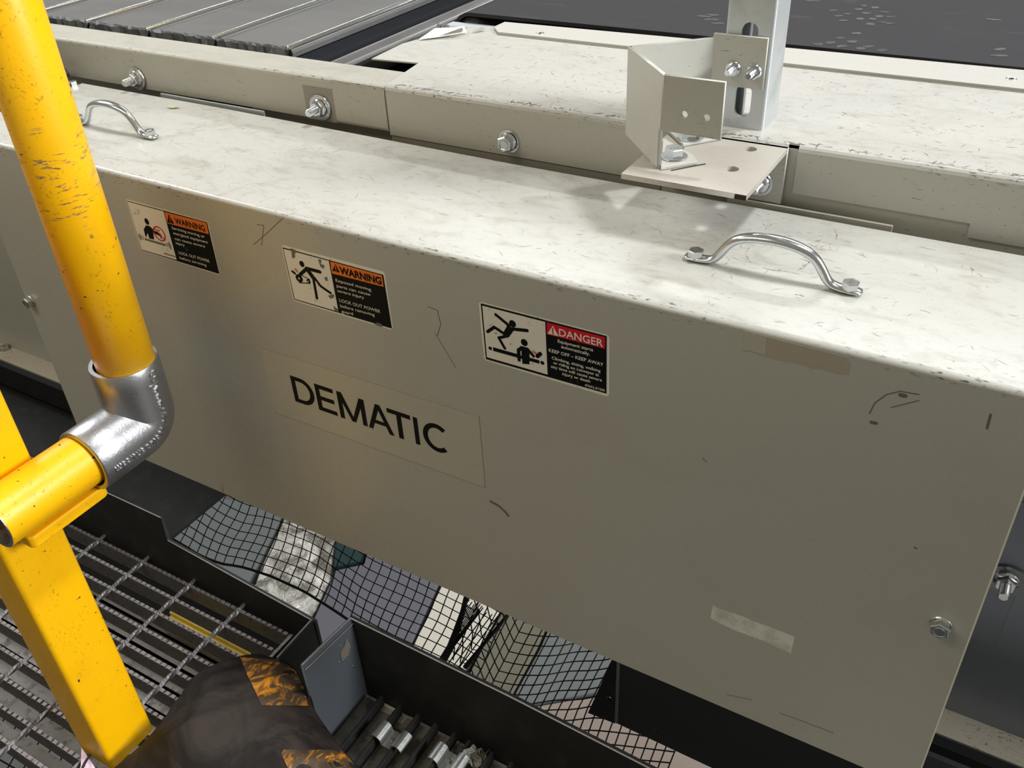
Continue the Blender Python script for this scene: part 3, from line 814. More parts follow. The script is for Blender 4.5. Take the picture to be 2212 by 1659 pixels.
# ------------------------------------------------------------------ conveyor bed behind: left rail
ZR = -0.2923
rl = thing('side_rail', 'cream conveyor side rail left of the dark seam, with nuts on studs', 'conveyor rail', (-1.0, 0.78, -0.345))
pr = [(0.8064, ZR), (0.7610, ZR), (0.7590, ZR - 0.0006), (0.7575, ZR - 0.0022), (0.7570, ZR - 0.0045), (0.7570, ZR - 0.0480), (0.7592, ZR - 0.0480), (0.7592, ZR - 0.0045), (0.7612, ZR - 0.0022), (0.8064, ZR - 0.0022)]
obj('rail_channel', extrude_x(pr, -2.2, -0.6125), M['frame'], rl)
pr2 = [(0.7554, ZR - 0.0005), (0.7554, ZR - 0.0455), (0.7572, ZR - 0.0455), (0.7572, ZR - 0.0005)]
obj('splice_plate', extrude_x(pr2, -0.6830, -0.6128), M['frame'], rl, label='scratched flat splice plate beside the seam')
obj('pocket_plate', box(-0.7265, -0.6835, 0.7564, 0.7571, ZR - 0.0490, ZR - 0.0120), M['grimy'], rl, label='grimy recess around the nut')
obj('web_plate', box(-0.825, -0.6125, 0.7700, 0.7725, -0.50, -0.3380), M['grimy'], rl)
obj('web_plate', box(-2.2, -0.918, 0.7700, 0.7725, -0.50, -0.3380), M['grimy'], rl)
o = bolt('nut', 'nut', (-0.7041, 0.7556, -0.3261), (0, -1, 0), rl, 1.42, 1.35, label='zinc nut with the bolt end standing out')
bolt('nut', 'nut', (-1.0021, 0.7567, -0.3284), (0, -1, 0), rl, 1.45, 1.3, mat=M['zincd'], label='worn nut and bolt end nearest the yellow pipe', spin=0.3)
for x, s_ in ((-0.7041, 1.3), (-1.0021, 1.25)):
    o = bolt('washer', 'washer', (x, 0.7560, -0.3262 if x > -0.8 else -0.3284), (0, -1, 0), rl, s_, 0, mat=M['zincd'])
obj('back_strip', box(-0.955, -0.785, 0.7465, 0.7490, -0.3470, -0.3385), M['galv'], rl, label='thin grey strip behind the guard top')
hk = thing('cable_loop', 'short dark cable loop and hex bolt half hidden behind the yellow pipe', 'cable', (-1.105, 0.737, -0.3453))
pth = [(-1.150 + 0.040 * s_ / 8.0, 0.7420 - 0.001 * s_, -0.330 + 0.012 * math.sin(PI * s_ / 8.0)) for s_ in range(9)]
obj('loop', tube(pth, 0.0035, 8), M['rubber'], hk, smooth=True)
bolt('bolt', 'plainhex', (-1.099, 0.7300, -0.3425), (0, 0, 1), hk, 1.2, 1.0, mat=M['zincd'])
bolt('washer', 'washer', (-1.099, 0.7300, -0.3440), (0, 0, 1), hk, 0.85, 0)

# ------------------------------------------------------------------ right cover over the belt end
cv = thing('rail_cover', 'long cream scratched cover plate right of the seam beside the belt', 'cover plate', (-0.2, 0.86, -0.345))
zc = ZR + 0.0008
def P2(u, v): p = onZ(u, v, zc); return (p.x, p.y)
topoly = [(-0.6110, 0.7610), (0.90, 0.7610), (0.90, 0.9760), P2(1730, 143), P2(1360, 101), P2(1160, 72), P2(1085, 63), P2(1062, 59), P2(1045, 62), P2(1040, 60), P2(1008, 62), P2(1003, 70), P2(900, 87), (-0.6880, 0.8960), (-0.6845, 0.8300), (-0.6236, 0.8366)]
me = filled(topoly, [], 0.0016, 'cover_top', M['cover'])
place('cover_top', me, (0, 0, zc), cv)
def face(x0, x1, zb, yy=0.7562):
    pr = [(0.7612, zc + 0.0008), (0.7590, zc + 0.0002), (0.7572, zc - 0.0015), (yy, zc - 0.0042), (yy, zb), (yy + 0.0016, zb), (yy + 0.0016, zc - 0.0042), (0.7588, zc - 0.0015), (0.7606, zc - 0.0004), (0.7612, zc - 0.0008)]
    return extrude_x(pr, x0, x1)
obj('cover_face', join(face(-0.6110, -0.1865, -0.3440), face(-0.1775, -0.0350, -0.3330), face(-0.0350, 0.90, -0.3450)), M['cover'], cv)
obj('rear_web', box(-0.6105, 0.90, 0.7590, 0.7610, -0.47, -0.2950), M['frame'], cv)
obj('dark_web', box(-0.6105, -0.300, 0.7575, 0.7588, -0.47, -0.3452), M['grimy'], cv)
o = bolt('bolt', 'hex', (-0.4614, 0.7562, -0.3286), (0, -1, 0), cv, 1.45, 1.55, label='hex bolt on a wide washer in the cover face', spin=0.1)
bolt('washer', 'washer', (-0.4614, 0.7562, -0.3286), (0, -1, 0), cv, 1.05, 0)
strewn('fine_scratches', -0.60, 0.02, 0.765, 0.965, lambda x: zc + 0.0009, 620, 8, flat('scratch_grey_b', (0.25, 0.23, 0.21), 0.6), cv)
strewn('edge_wear', -0.60, 0.03, 0.7605, 0.7650, lambda x: zc + 0.0009, 260, 9, flat('edge_dirt', (0.16, 0.13, 0.11), 0.6), cv, wmax=0.0010)
# crumpled foil flap at the back left corner
fl = []
F0 = [onZ(905, 86, zc + .002), onZ(940, 62, zc + .004), onZ(985, 60, zc + .009), onZ(1003, 58, zc + .006), onZ(1008, 70, zc + .003), onZ(950, 80, zc + .003)]
obj('bent_flap', hull3(F0, (0, 0, 0.0008)), M['bare'], cv, label='bent shiny corner flap')
F1 = [onZ(948, 79, zc + .0035), onZ(985, 65, zc + .010), onZ(998, 61, zc + .0085), onZ(1000, 70, zc + .0035)]
obj('flap_fold', hull3(F1, (0, 0.001, 0.0006)), M['zincd'], cv)
obj('flap_fold', hull3([onZ(1018, 72, zc + .0012), onZ(1040, 59, zc + .004), onZ(1046, 64, zc + .003)], (0, 0.001, 0.0006)), M['grimy'], cv)

tr = thing('deck_strip', 'narrow cream strip with countersunk screws between cover and belt', 'metal strip', (-0.2, 1.0, ZR))
me = filled([(-0.6166, 1.0130), (-0.6172, 0.9890), (-0.600, 0.9690), (0.90, 0.9690), (0.90, 1.0300), (0.0, 1.0300), (-0.27, 1.0240)], [], 0.0025, 'strip', M['trim'])
place('strip', me, (0, 0, ZR + 0.0036), tr)
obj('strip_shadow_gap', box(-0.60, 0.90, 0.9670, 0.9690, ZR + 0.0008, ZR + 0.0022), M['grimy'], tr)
for q in ((1167, 72), (2185, 170)):
    p = onZ(*q, ZR + 0.0048)
    sc_ = lathe([(0, 0.0002), (0.0032, 0.0), (0.0046, 0.0005), (0.0050, 0.0)], 24)
    o = obj('screw', ([(v[0] + p.x, v[1] + p.y, v[2] + p.z) for v in sc_[0]], sc_[1]), M['zincd'], tr)
    x_ = join(box(p.x - .0022, p.x + .0022, p.y - .0006, p.y + .0006, p.z + .0001, p.z + .0005), box(p.x - .0006, p.x + .0006, p.y - .0022, p.y + .0022, p.z + .0001, p.z + .0005))
    obj('recess', x_, M['rust'], o)

# belt
bt = thing('belt_conveyor', 'wide dark rubber conveyor belt with dusty shoe prints', 'conveyor belt', (0, 1.6, -0.36))
zb_ = -0.2855
prof = []
x0b = -0.706
nb = 10
for i in range(nb + 1):
    a = PI / 2 + PI * i / nb
    prof.append((x0b + 0.026 + 0.026 * math.cos(a), zb_ - 0.026 + 0.026 * math.sin(a)))
prof = [(0.95, zb_)] + prof + [(0.95, zb_ - 0.052)]
inner = [(p[0] + (0.0 if p[0] > 0.9 else 0.0), p[1]) for p in prof]
V = []; Fc = []
for y in (1.0305, 2.9):
    V += [(p[0], y, p[1]) for p in prof]
k = len(prof)
for i in range(k - 1): Fc.append([i, i + 1, k + i + 1, k + i])
o = obj('belt', (V, Fc), M['belt'], bt, smooth=False)
sm = o.modifiers.new('thick', 'SOLIDIFY'); sm.thickness = 0.0045; sm.offset = 1
obj('end_roller', tube([(x0b + 0.027, 1.0330, zb_ - 0.026), (x0b + 0.027, 2.9, zb_ - 0.026)], 0.0205, 20), M['steel_black'], bt, smooth=True)
obj('bearing_block', join(box(-0.7040, -0.600, 1.0050, 1.0260, -0.335, -0.2965)), M['galv'], bt, bevel=0.003)
for i, q in enumerate(((948, 57), (958, 57), (966, 59))):
    p = onY(q[0], q[1], 1.004)
    bolt('screw', 'plainhex', (p.x, 1.005, p.z), (0, -1, 0.4), bt, 0.55, 0)
# shoe prints on the belt
pr_ = []
def blob(cx, cy, rx, ry, a=0, seed=0):
    rnd = random.Random(seed); P = []
    rx *= 0.72; ry *= 0.72; cy = max(cy, 1.034 + max(rx, ry) * 1.1)
    for i in range(9):
        t_ = 2 * PI * i / 9; k_ = rnd.uniform(.75, 1.1)
        x, y = rx * k_ * math.cos(t_), ry * k_ * math.sin(t_)
        P.append((cx + x * math.cos(a) - y * math.sin(a), cy + x * math.sin(a) + y * math.cos(a)))
    return P
zz = zb_ + 0.0003
def pb(px, py, rx, ry, a, sd):
    p = onZ(px, py, zz); return blob(p.x, p.y, rx, ry, a, sd)
sd = 0
for (px, py) in ((1855, 20), (1872, 28), (1885, 41), (1858, 40), (1880, 52), (1898, 35), (1865, 12), (1890, 16)):
    sd += 1; pr_.append(pb(px, py, 0.0075, 0.0085, 0.15, sd))
for (px, py) in ((1800, 22), (1812, 34), (1822, 44), (1830, 30), (1910, 26), (1925, 36), (1922, 50), (1905, 48)):
    sd += 1; pr_.append(pb(px, py, 0.0090, 0.0050, 0.5, sd))
for (px, py) in ((1795, 92), (1815, 82), (1818, 101), (1840, 90), (1855, 108), (1875, 100), (1903, 112), (1760, 102), (1850, 72)):
    sd += 1; pr_.append(pb(px, py, 0.0090, 0.0075, 0.8, sd))
for (px, py, a_) in ((1520, 35, .1), (1535, 42, .2), (1550, 50, .3), (1540, 32, .1), (2145, 42, .1), (2160, 106, .9), (2160, 120, .3), (1755, 2, .2)):
    sd += 1; pr_.append(pb(px, py, 0.014, 0.006, a_, sd))
V = []; Fc = []
for P in pr_:
    n0 = len(V); V += [(p[0], p[1], zz) for p in P]; Fc.append([n0 + i for i in range(len(P))])
o = obj('shoe_print_marks', (V, Fc), M['print'], bt); o['kind'] = 'stuff'

# slat deck at the upper left
sl = thing('slat_conveyor', 'row of wide grey slats with bright rounded edges, upper left', 'slat conveyor', (-1.1, 1.4, -0.33))
zs_ = -0.2880
edges = [-1.625, -1.507, -1.388, -1.2685, -1.1500, -1.0325, -0.9140, -0.7920]
for i in range(len(edges) - 1):
    a, b = edges[i] + 0.0012, edges[i + 1]
    pr = [(a, -0.010), (a, -0.0030), (a + 0.006, -0.0006), (a + 0.012, 0.0)] + [(b - 0.012, 0.0008), (b - 0.0075, 0.0015), (b - 0.0035, 0.0012), (b - 0.0008, -0.0012), (b, -0.0045), (b - 0.001, -0.010)]
    V = []; Fc = []
    for y in (0.8180, 2.6):
        V += [(p[0], y, zs_ + p[1]) for p in pr]
    k = len(pr)
    for q in range(k): Fc.append([q, (q + 1) % k, k + (q + 1) % k, k + q])
    Fc.append(list(range(k))); Fc.append([k + q for q in range(k)][::-1])
    s_o = obj('slat', (V, Fc), M['slat'], sl)
    obj('edge_highlight', tube([(b - 0.0048, 0.8160, zs_ + 0.0008), (b - 0.0048, 2.6, zs_ + 0.0008)], 0.0034, 12), M['zinc'], s_o, smooth=True, label='bright line standing in for the highlight on the rounded slat edge')  # bright metal line puts the highlight into the slat edge
    # ragged rubber lip at the near end
    rnd = random.Random(100 + i); V = []; Fc = []
    n = 16
    for q in range(n + 1):
        x = a + 0.002 + (b - a - 0.004) * q / n
        yy = 0.8145 + rnd.uniform(-0.0015, 0.0030)
        V += [(x, 0.8195, zs_ + 0.0010 + rnd.uniform(0, 0.0016)), (x, yy, zs_ + rnd.uniform(-0.0010, 0.0012)), (x, 0.8100 + rnd.uniform(-0.002, 0.002), zs_ - 0.0085)]
    for q in range(n):
        for h in (0, 1): Fc.append([q * 3 + h, q * 3 + h + 1, q * 3 + h + 4, q * 3 + h + 3])
    o = obj('rubber_lip', (V, Fc), M['rubber'], s_o)
    md = o.modifiers.new('t', 'SOLIDIFY'); md.thickness = 0.0015
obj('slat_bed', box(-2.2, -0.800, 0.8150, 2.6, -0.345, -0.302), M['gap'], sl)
# roller across the transfer gap
rr_ = thing('transfer_roller', 'dark grey roller lying across the gap between slats and belt', 'roller', (-0.733, 1.4, -0.34))
obj('roller_tube', tube([(-0.7420, 0.8120, -0.3170), (-0.7420, 2.6, -0.3170)], 0.0170, 24), M['slat'], rr_, smooth=True)
obj('roller_guard', hull3([(-0.7400, 0.812, -0.3045), (-0.7125, 0.812, -0.3000), (-0.7125, 2.6, -0.3000), (-0.7400, 2.6, -0.3045)], (0, 0, -0.0015)), M['slat'], rr_)
obj('roller_stripe', tube([(-0.7245, 0.830, -0.3022), (-0.7245, 2.6, -0.3022)], 0.0016, 8), M['steel_edge'], rr_, smooth=True)
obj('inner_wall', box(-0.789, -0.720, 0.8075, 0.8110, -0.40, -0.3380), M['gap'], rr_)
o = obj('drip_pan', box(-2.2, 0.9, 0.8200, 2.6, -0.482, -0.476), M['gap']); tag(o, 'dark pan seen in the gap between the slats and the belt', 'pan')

# ------------------------------------------------------------------ angle plate, folded bracket, strut
ap = thing('angle_plate', 'thick dusty cream angle plate with two open holes, bolted to the rail', 'bracket', (-0.237, 0.70, -0.342))
xa0, xa1, ya0, ya1 = -0.2898, -0.1856, 0.6460, 0.7550
hp = [onZ(1581, 365, ZR), onZ(1621, 322, ZR)]
me = filled([(xa0, ya0), (xa1, ya0), (xa1, ya1), (xa0, ya1)], [circ(hp[0].x, hp[0].y, 0.0057), circ(hp[1].x, hp[1].y, 0.0055)], 0.0044, 'flange_plate', M['plate'])
place('flange_plate', me, (0, 0, ZR - 0.0022), ap)
me = filled([(xa0, -0.3425), (xa1, -0.3425), (xa1 + 0.0002, ZR), (xa0, ZR)], [], 0.0040, 'wall_flange', M['bracket'])
place('wall_flange', me, (0, 0.7535, 0), ap, basis((0, -1, 0)))
obj('chipped_corner', hull3([(-0.1945, ya0 - 0.0003, ZR - 0.0003), (-0.1856, ya0 - 0.0003, ZR - 0.0003), (-0.1856, ya0 - 0.0003, ZR - 0.0043), (-0.1950, ya0 - 0.0003, ZR - 0.0043)], (0, 0.0006, 0)), M['rust'], ap, label='dark chip in the near corner edge')
o = bolt('bolt', 'nut', (-0.2045, 0.7510, -0.3262), (0, -1, 0), ap, 1.25, 1.3, label='bolt in the wall flange under the plate')
bolt('washer', 'washer', (-0.2045, 0.7512, -0.3262), (0, -1, 0), ap, 1.0, 0)

lp = thing('packing_plate', 'thin flat cream plate behind the guard top, right of the angle plate', 'plate', (-0.15, 0.749, -0.40))
obj('plate', box(-0.232, -0.0905, 0.7478, 0.7505, -0.40, -0.3428), M['frame'], lp, bevel=0.0006)

fb = thing('folded_bracket', 'cream bracket folded zigzag from sheet metal, standing on the angle plate', 'bracket', (-0.27, 0.70, ZR))
A = Vector((-0.3199, 0.7245, 0)); Bq = Vector((-0.2650, 0.7755, 0)); Cq = Vector((-0.2190, 0.7755, 0)); D = Vector((-0.2636, 0.6641, 0)); E_ = Vector((-0.2156, 0.6641, 0))
ZD = -0.2154
zA = onY(1355, 289, 0.7245).z
zDl, zCl = -0.2580, -0.2536
th = 0.0030
def wallpoly(p0, p1, pts, nrm, name, holes=[], label=None):
    """pts in (s,z): s along p0->p1"""
    u = (p1 - p0); W = u.length; u.normalize()
    me = filled(pts, holes, th, name, M['bracket'], 0.0003)
    rot = Matrix((u, Vector((0, 0, 1)), u.cross(Vector((0, 0, 1))))).transposed()
    return place(name, me, (p0.x, p0.y, 0), fb, rot, label)
W = (D - A).length
wallpoly(A, D, [(0, ZD), (W, ZD), (W, zDl), (W - 0.0035, zDl), (W - 0.0035, ZR + 0.002), (W - 0.0050, ZR + 0.002), (0.0, zA)], None, 'left_wall')
W = (Bq - A).length
wallpoly(A, Bq, [(0, ZD), (W, ZD), (W, zCl), (W - 0.0040, zCl), (W - 0.004, ZR + 0.002), (W * 0.45, ZR + 0.002), (0.0, zA)], None, 'rear_wall')
W = (E_ - D).length
h1 = onY(1480, 246, 0.6641); h2 = onY(1528, 253, 0.6641)
wallpoly(D, E_, [(0, ZD), (W, ZD), (W, zDl - 0.0008), (0, zDl)], None, 'front_flange', [circ(h1.x - D.x, h1.z, 0.0030), circ(h2.x - D.x, h2.z, 0.0030)])
W = (Cq - Bq).length
rf = wallpoly(Bq, Cq, [(0, ZD + 0.0035), (W, ZD + 0.0035), (W, zCl), (0, zCl)], None, 'rear_flange')
for q in ((1583, 148), (1628, 155)):
    p = onY(*q, 0.7735); bolt('nut', 'nut', (p.x, 0.7735, p.z), (0, -1, 0), fb, 1.0, 0, spin=q[0] * .1)
for Pc, z0_ in ((A, zA), (D, zDl), (Bq, zCl)):
    obj('fold', tube([(Pc.x, Pc.y, z0_), (Pc.x, Pc.y, ZD)], 0.0016, 10), M['bracket'], fb, smooth=True)
# feet
f1 = [onZ(1427, 369, ZR), onZ(1506.6, 356, ZR), onZ(1495, 340, ZR), onZ(1432, 305, ZR)]
obj('foot', hull3([p + Vector((0, 0, 0.0004)) for p in f1], (0, 0, 0.0026)), M['bracket'], fb, bevel=0.0004)
f2 = [onZ(1475, 318, ZR), onZ(1558, 303, ZR), onZ(1556, 285, ZR), onZ(1470, 270, ZR), onZ(1432, 278, ZR)]
obj('foot', hull3([p + Vector((0, 0, 0.0004)) for p in f2], (0, 0, 0.0026)), M['bracket'], fb, bevel=0.0004)
p = onZ(1456, 340, ZR + 0.0028)
bolt('bolt', 'plainhex', (p.x, p.y, ZR + 0.0046), (0, 0, 1), fb, 1.5, 0, label='big hex bolt head in the foot', spin=0.5)
bolt('washer', 'washer', (p.x, p.y, ZR + 0.0030), (0, 0, 1), fb, 1.0, 0)
p = onZ(1492, 298, ZR + 0.0028)
bolt('bolt', 'plainhex', (p.x, p.y, ZR + 0.0046), (0, 0, 1), fb, 1.3, 0, spin=0.2)
bolt('washer', 'washer', (p.x, p.y, ZR + 0.0030), (0, 0, 1), fb, 1.0, 0)
obj('felt_line', join(tube([onZ(1450, 368, ZR + .0004), onZ(1507, 357, ZR + .0004), onZ(1524, 354, ZR + .0004)], 0.0005, 6)), M['rust'], fb)

st = thing('strut_post', 'galvanised slotted strut channel standing upright behind the folded bracket', 'post', (-0.236, 0.80, ZR))
xs0, xs1 = -0.2567, -0.2153; yf_, yb_ = 0.7782, 0.8195; t_ = 0.0026
ztop = 0.55
slots = [slot(-0.2358, -0.2663 + 0.0508 * k, 0.0142, 0.0285) for k in range(15)]
rc = 0.003
me = filled([(xs0 + rc, ZR + 0.001), (xs1 - rc, ZR + 0.001), (xs1 - rc, ztop), (xs0 + rc, ztop)], slots, t_, 'web', M['galv'])
place('web', me, (0, yf_ + t_ / 2, 0), st, basis((0, -1, 0)))
def side(sx, x):
    P = []
    for k in range(5):
        a = PI / 2 * k / 4
        P.append((x - sx * (rc - rc * math.sin(a)), yf_ + rc - rc * math.cos(a)))
    P += [(x, yb_ - 0.002), (x - sx * 0.001, yb_), (x - sx * 0.0100, yb_), (x - sx * 0.0110, yb_ - 0.001), (x - sx * 0.0110, yb_ - 0.008), (x - sx * 0.0086, yb_ - 0.008), (x - sx * 0.0086, yb_ - t_), (x - sx * t_, yb_ - t_), (x - sx * t_, yf_ + t_), (x - sx * rc, yf_ + t_)]
    k = len(P)
    V = [(p[0], p[1], z) for z in (ZR + 0.001, ztop) for p in P]
    Fc = [[i, (i + 1) % k, k + (i + 1) % k, k + i] for i in range(k)] + [list(range(k))[::-1], [k + i for i in range(k)]]
    return V, Fc
obj('side_wall', side(1, xs1), M['galv'], st)
obj('side_wall', side(-1, xs0), M['galv'], st)

# ------------------------------------------------------------------ lower side panel behind the guard
sp = thing('machine_base', 'blue-grey lower side panel with a bottom flange, seen past both guard ends', 'machine panel', (0, 0.78, -0.917))
YP = 0.7700; ZF = -0.9130
obj('panel', box(-0.9, 1.0, YP, YP + 0.004, ZF, -0.50), M['side'], sp)
obj('panel', box(-2.2, -0.9, YP, YP + 0.004, ZF, -0.50), M['frame'], sp, label='cream left half of the panel')
obj('flange', box(-2.2, 1.0, 0.7335, YP, ZF - 0.003, ZF), M['flange'], sp)
obj('flange_lip', box(-2.2, 1.0, 0.7335, 0.7365, ZF - 0.020, ZF - 0.003), M['box_grey'], sp, bevel=0.001)
obj('cover_patch', box(0.020, 0.0910, YP - 0.0012, YP, -0.7914, -0.60), M['side'], sp)
obj('patch_edge', box(0.0905, 0.0915, YP - 0.0016, YP, -0.7914, -0.60), M['steel_edge'], sp)
bolt('nut', 'nut', (0.0787, YP, -0.6971), (0, -1, 0), sp, 1.75, 1.4, label='shiny flange nut with the bolt end standing out', spin=.2)
bolt('washer', 'washer', (0.0787, YP - 0.0012, -0.6971), (0, -1, 0), sp, 1.72, 0, mat=M['chrome_dark'], label='wide dark washer')
bolt('bolt', 'plainhex', (-1.6149, 0.760, ZF), (0, 0, 1), sp, 1.6, 0, mat=M['zincd'])
obj('lower_beam', box(-2.2, 1.0, 0.7365, 0.90, -0.985, ZF - 0.020), M['steel_black'], sp, label='black beam below the flange')

# ------------------------------------------------------------------ yellow guard rail
YR = 0.0284; XA = -0.7530
gr = thing('guard_rail', 'yellow pipe guard rail with a cast metal elbow, bolted to a square post', 'railing', (-0.80, 0.32, -1.01))
yV = 0.4590; zH = -0.5770
n = 40
obj('upright_pipe', tube([(XA + 0.0035, yV, -0.5200), (XA + 0.0050, yV, -0.30), (XA + 0.0100, yV, 0.40)], YR + 0.0006, n), M['yellow'], gr, smooth=True)
# horizontal pipe with an open near end
ro, ri = YR, YR - 0.0032
V = []; Fc = []
ys_ = [0.4150, 0.2800]
for (rad, y) in ((ro, ys_[0]), (ro, ys_[1]), (ri, ys_[1]), (ri, ys_[0])):
    V += [(XA - 0.0035 + rad * math.cos(2 * PI * i / n), y, zH + rad * math.sin(2 * PI * i / n)) for i in range(n)]
for a in range(3):
    for i in range(n):
        j = (i + 1) % n; Fc.append([a * n + i, a * n + j, (a + 1) * n + j, (a + 1) * n + i])
hp_ = obj('cross_pipe', (V, Fc), M['yellow'], gr, smooth=True)
hp_.modifiers.new('s', 'EDGE_SPLIT').split_angle = 0.8
V = []; Fc = []
for (rad, y) in ((ri - 0.0001, 0.30), (ri - 0.0001, 0.2797), (ro, 0.2797), (ro, 0.2806)):
    V += [(XA - 0.0035 + rad * math.cos(2 * PI * i / n), y, zH + rad * math.sin(2 * PI * i / n)) for i in range(n)]
for a in range(3):
    for i in range(n):
        j = (i + 1) % n; Fc.append([a * n + i, a * n + j, (a + 1) * n + j, (a + 1) * n + i])
obj('pipe_end', (V, Fc), M['zincd'], hp_, label='bare metal rim of the open pipe end')
# elbow
RO = 0.0345; RB = 0.0175
xe = XA
path = [(xe, yV, -0.5000), (xe, yV, -0.5010), (xe, yV, -0.5200), (xe, yV, zH + RB)]
for k in range(1, 12):
    a = PI / 2 * k / 12
    path.append((xe, yV - RB + RB * math.cos(a), zH + RB - RB * math.sin(a)))
path += [(xe, yV - RB, zH), (xe, 0.4100, zH), (xe, 0.3820, zH), (xe, 0.3810, zH)]
rad = [RO - 0.0008] + [RO] * (len(path) - 2) + [RO - 0.0008]
V, Fc = tube(path, rad, 48, cap=False, up=(1, 0, 0))
nn = 48; L0 = len(path)
def ringfix(idx, inner_r, depth_vec):
    """rim face and bore"""
    global V, Fc
    c_ = Vector(path[idx]); b0 = idx * nn
    s0 = len(V)
    for i in range(nn):
        d = (Vector(V[b0 + i]) - c_).normalized(); V.append(c_ + d * inner_r)
    for i in range(nn):
        d = (Vector(V[b0 + i]) - c_).normalized(); V.append(c_ + d * inner_r + Vector(depth_vec))
    for i in range(nn):
        j = (i + 1) % nn
        Fc.append([b0 + i, b0 + j, s0 + j, s0 + i]); Fc.append([s0 + i, s0 + j, s0 + nn + j, s0 + nn + i])
ringfix(0, YR + 0.0012, (0, 0, -0.02)); ringfix(L0 - 1, YR + 0.0012, (0, 0.02, 0))
el = obj('elbow_fitting', (V, Fc), M['cast'], gr, smooth=True, label='rough cast aluminium elbow with raised lettering')
el.modifiers.new('s', 'EDGE_SPLIT').split_angle = 0.9
# raised lettering around the bend, on the +x side
def bend_text(parts, parent):
    Vs = []; Fs = []
    xf_ = xe + RO - 0.0004
    R2 = 0.0270
    yl = yV + 0.004; zl = zH - 0.005
    segA = 0.5040; LA = abs((zl + R2) + segA)
    def at(s_, off, dep):
        # position along path s_, off = outwards
        if s_ < LA:
            p = Vector((0, yl, -segA - s_)); o_ = Vector((0, 1, 0))
        elif s_ < LA + R2 * PI / 2:
            a = (s_ - LA) / R2
            o_ = Vector((0, math.cos(a), -math.sin(a))); p = Vector((0, yl - R2, zl + R2)) + o_ * R2
        else:
            p = Vector((0, yl - R2 - (s_ - LA - R2 * PI / 2), zl)); o_ = Vector((0, 0, -1))
        q = p + o_ * off
        # depth of the round surface below the side tangent
        if s_ < LA: dd = q.y - yV
        elif s_ > LA + R2 * PI / 2: dd = zH - q.z
        else:
            dd = ((Vector((0, q.y, q.z)) - Vector((0, yV - RB, zH + RB))).length - RB)
        dd = max(-0.03, min(0.03, dd))
        return (xe + math.sqrt(max(RO * RO - dd * dd, 1e-5)) + dep - 0.0002, q.y, q.z)
    for s, s0, h, wd in parts:
        V_, F_ = text_mesh(s, 0.0)
        x0 = min(v[0] for v in V_); x1 = max(v[0] for v in V_)
        for dep in (0.0011,):
            b = len(Vs)
            for v in V_: Vs.append(at(s0 + (v[0] - x0) / (x1 - x0) * wd, (v[1] - 0.27) * h / 0.72, dep))
            Fs += [[i + b for i in f] for f in F_]
    o = obj('raised_lettering', (Vs, Fs), metal('cast_letters', (0.66, 0.66, 0.67), 0.25, 100, 0.1, 0.05), parent)
    md = o.modifiers.new('t', 'SOLIDIFY'); md.thickness = 0.0016; md.offset = 0
bend_text([('SS', 0.002, 0.0095, 0.0130), ('|', 0.0168, 0.0100, 0.0008), ('www.steelesolutions.com', 0.0205, 0.0084, 0.1180)], el)
# square post
xf_ = XA - 0.0035 - YR
pw = 0.060
ro_ = 0.006
def rpoly(x0, x1, y0, y1, r, n=4):
    P = []
    for (cx_, cy_, a0) in ((x1 - r, y1 - r, 0), (x0 + r, y1 - r, PI / 2), (x0 + r, y0 + r, PI), (x1 - r, y0 + r, 3 * PI / 2)):
        for k in range(n + 1): a = a0 + PI / 2 * k / n; P.append((cx_ + r * math.cos(a), cy_ + r * math.sin(a)))
    return P
P = rpoly(xf_ - pw, xf_, 0.2860, 0.3520, ro_)
k = len(P); V = [(p[0], p[1], z) for z in (-1.0095, -0.30) for p in P]
Fc = [[i, (i + 1) % k, k + (i + 1) % k, k + i] for i in range(k)] + [list(range(k))[::-1], [k + i for i in range(k)]]
o = obj('post', (V, Fc), M['yellow'], gr, smooth=True); o.modifiers.new('s', 'EDGE_SPLIT').split_angle = 0.6
# saddle tab under the cross pipe
P = []
tx0, tx1, ty0, ty1 = xf_, -0.7440, 0.2990, 0.3920
P = [(tx0, ty0), (tx1 - 0.004, ty0), (tx1, ty0 + 0.004), (tx1, ty1 - 0.008), (tx1 - 0.002, ty1 - 0.003), (tx1 - 0.008, ty1), (tx0, ty1)]
V = [(p[0], p[1], z) for z in (-0.6240, -0.6100) for p in P]; k = len(P)
Fc = [[i, (i + 1) % k, k + (i + 1) % k, k + i] for i in range(k)] + [list(range(k))[::-1], [k + i for i in range(k)]]
obj('saddle_tab', (V, Fc), M['yellow'], gr, bevel=0.002, seg=3)
bolt('bolt', 'plainhex', (-0.7620, 0.3660, -0.6245), (0, 0, -1), gr, 1.5, 0, mat=M['zincd'])
bolt('bolt', 'plainhex', (-0.7620, 0.3160, -0.6245), (0, 0, -1), gr, 1.5, 0, mat=M['zincd'])

# ------------------------------------------------------------------ floor grating, left
ZG = -1.0100
ft = thing('floor_grating', 'serrated steel bar floor grating with a black kick plate, lower left', 'grating', (-1.1, 0.38, ZG - 0.034))
x0g, x1g = -1.62, -0.7325
pitch = 0.0102
P = [(x1g, ZG - 0.032), (x0g, ZG - 0.032)]
x = x0g
while x + pitch < x1g:
    P += [(x, ZG), (x + 0.0062, ZG), (x + 0.0072, ZG - 0.0020), (x + 0.0092, ZG - 0.0020)]
    x += pitch
P += [(x1g, ZG)]
k = len(P); tb = 0.0048
V = [(p[0] - x0g, 0, p[1] - ZG) for p in P] + [(p[0] - x0g, tb, p[1] - ZG) for p in P]
Fc = [list(range(k))[::-1], [k + i for i in range(k)]] + [[i, (i + 1) % k, k + (i + 1) % k, k + i] for i in range(k)]
bm_ = mesh('bearing_bar', V, Fc, M['grate'])
for i in range(14):
    place('bearing_bar', bm_, (x0g, 0.5460 - 0.03016 * i, ZG), ft)
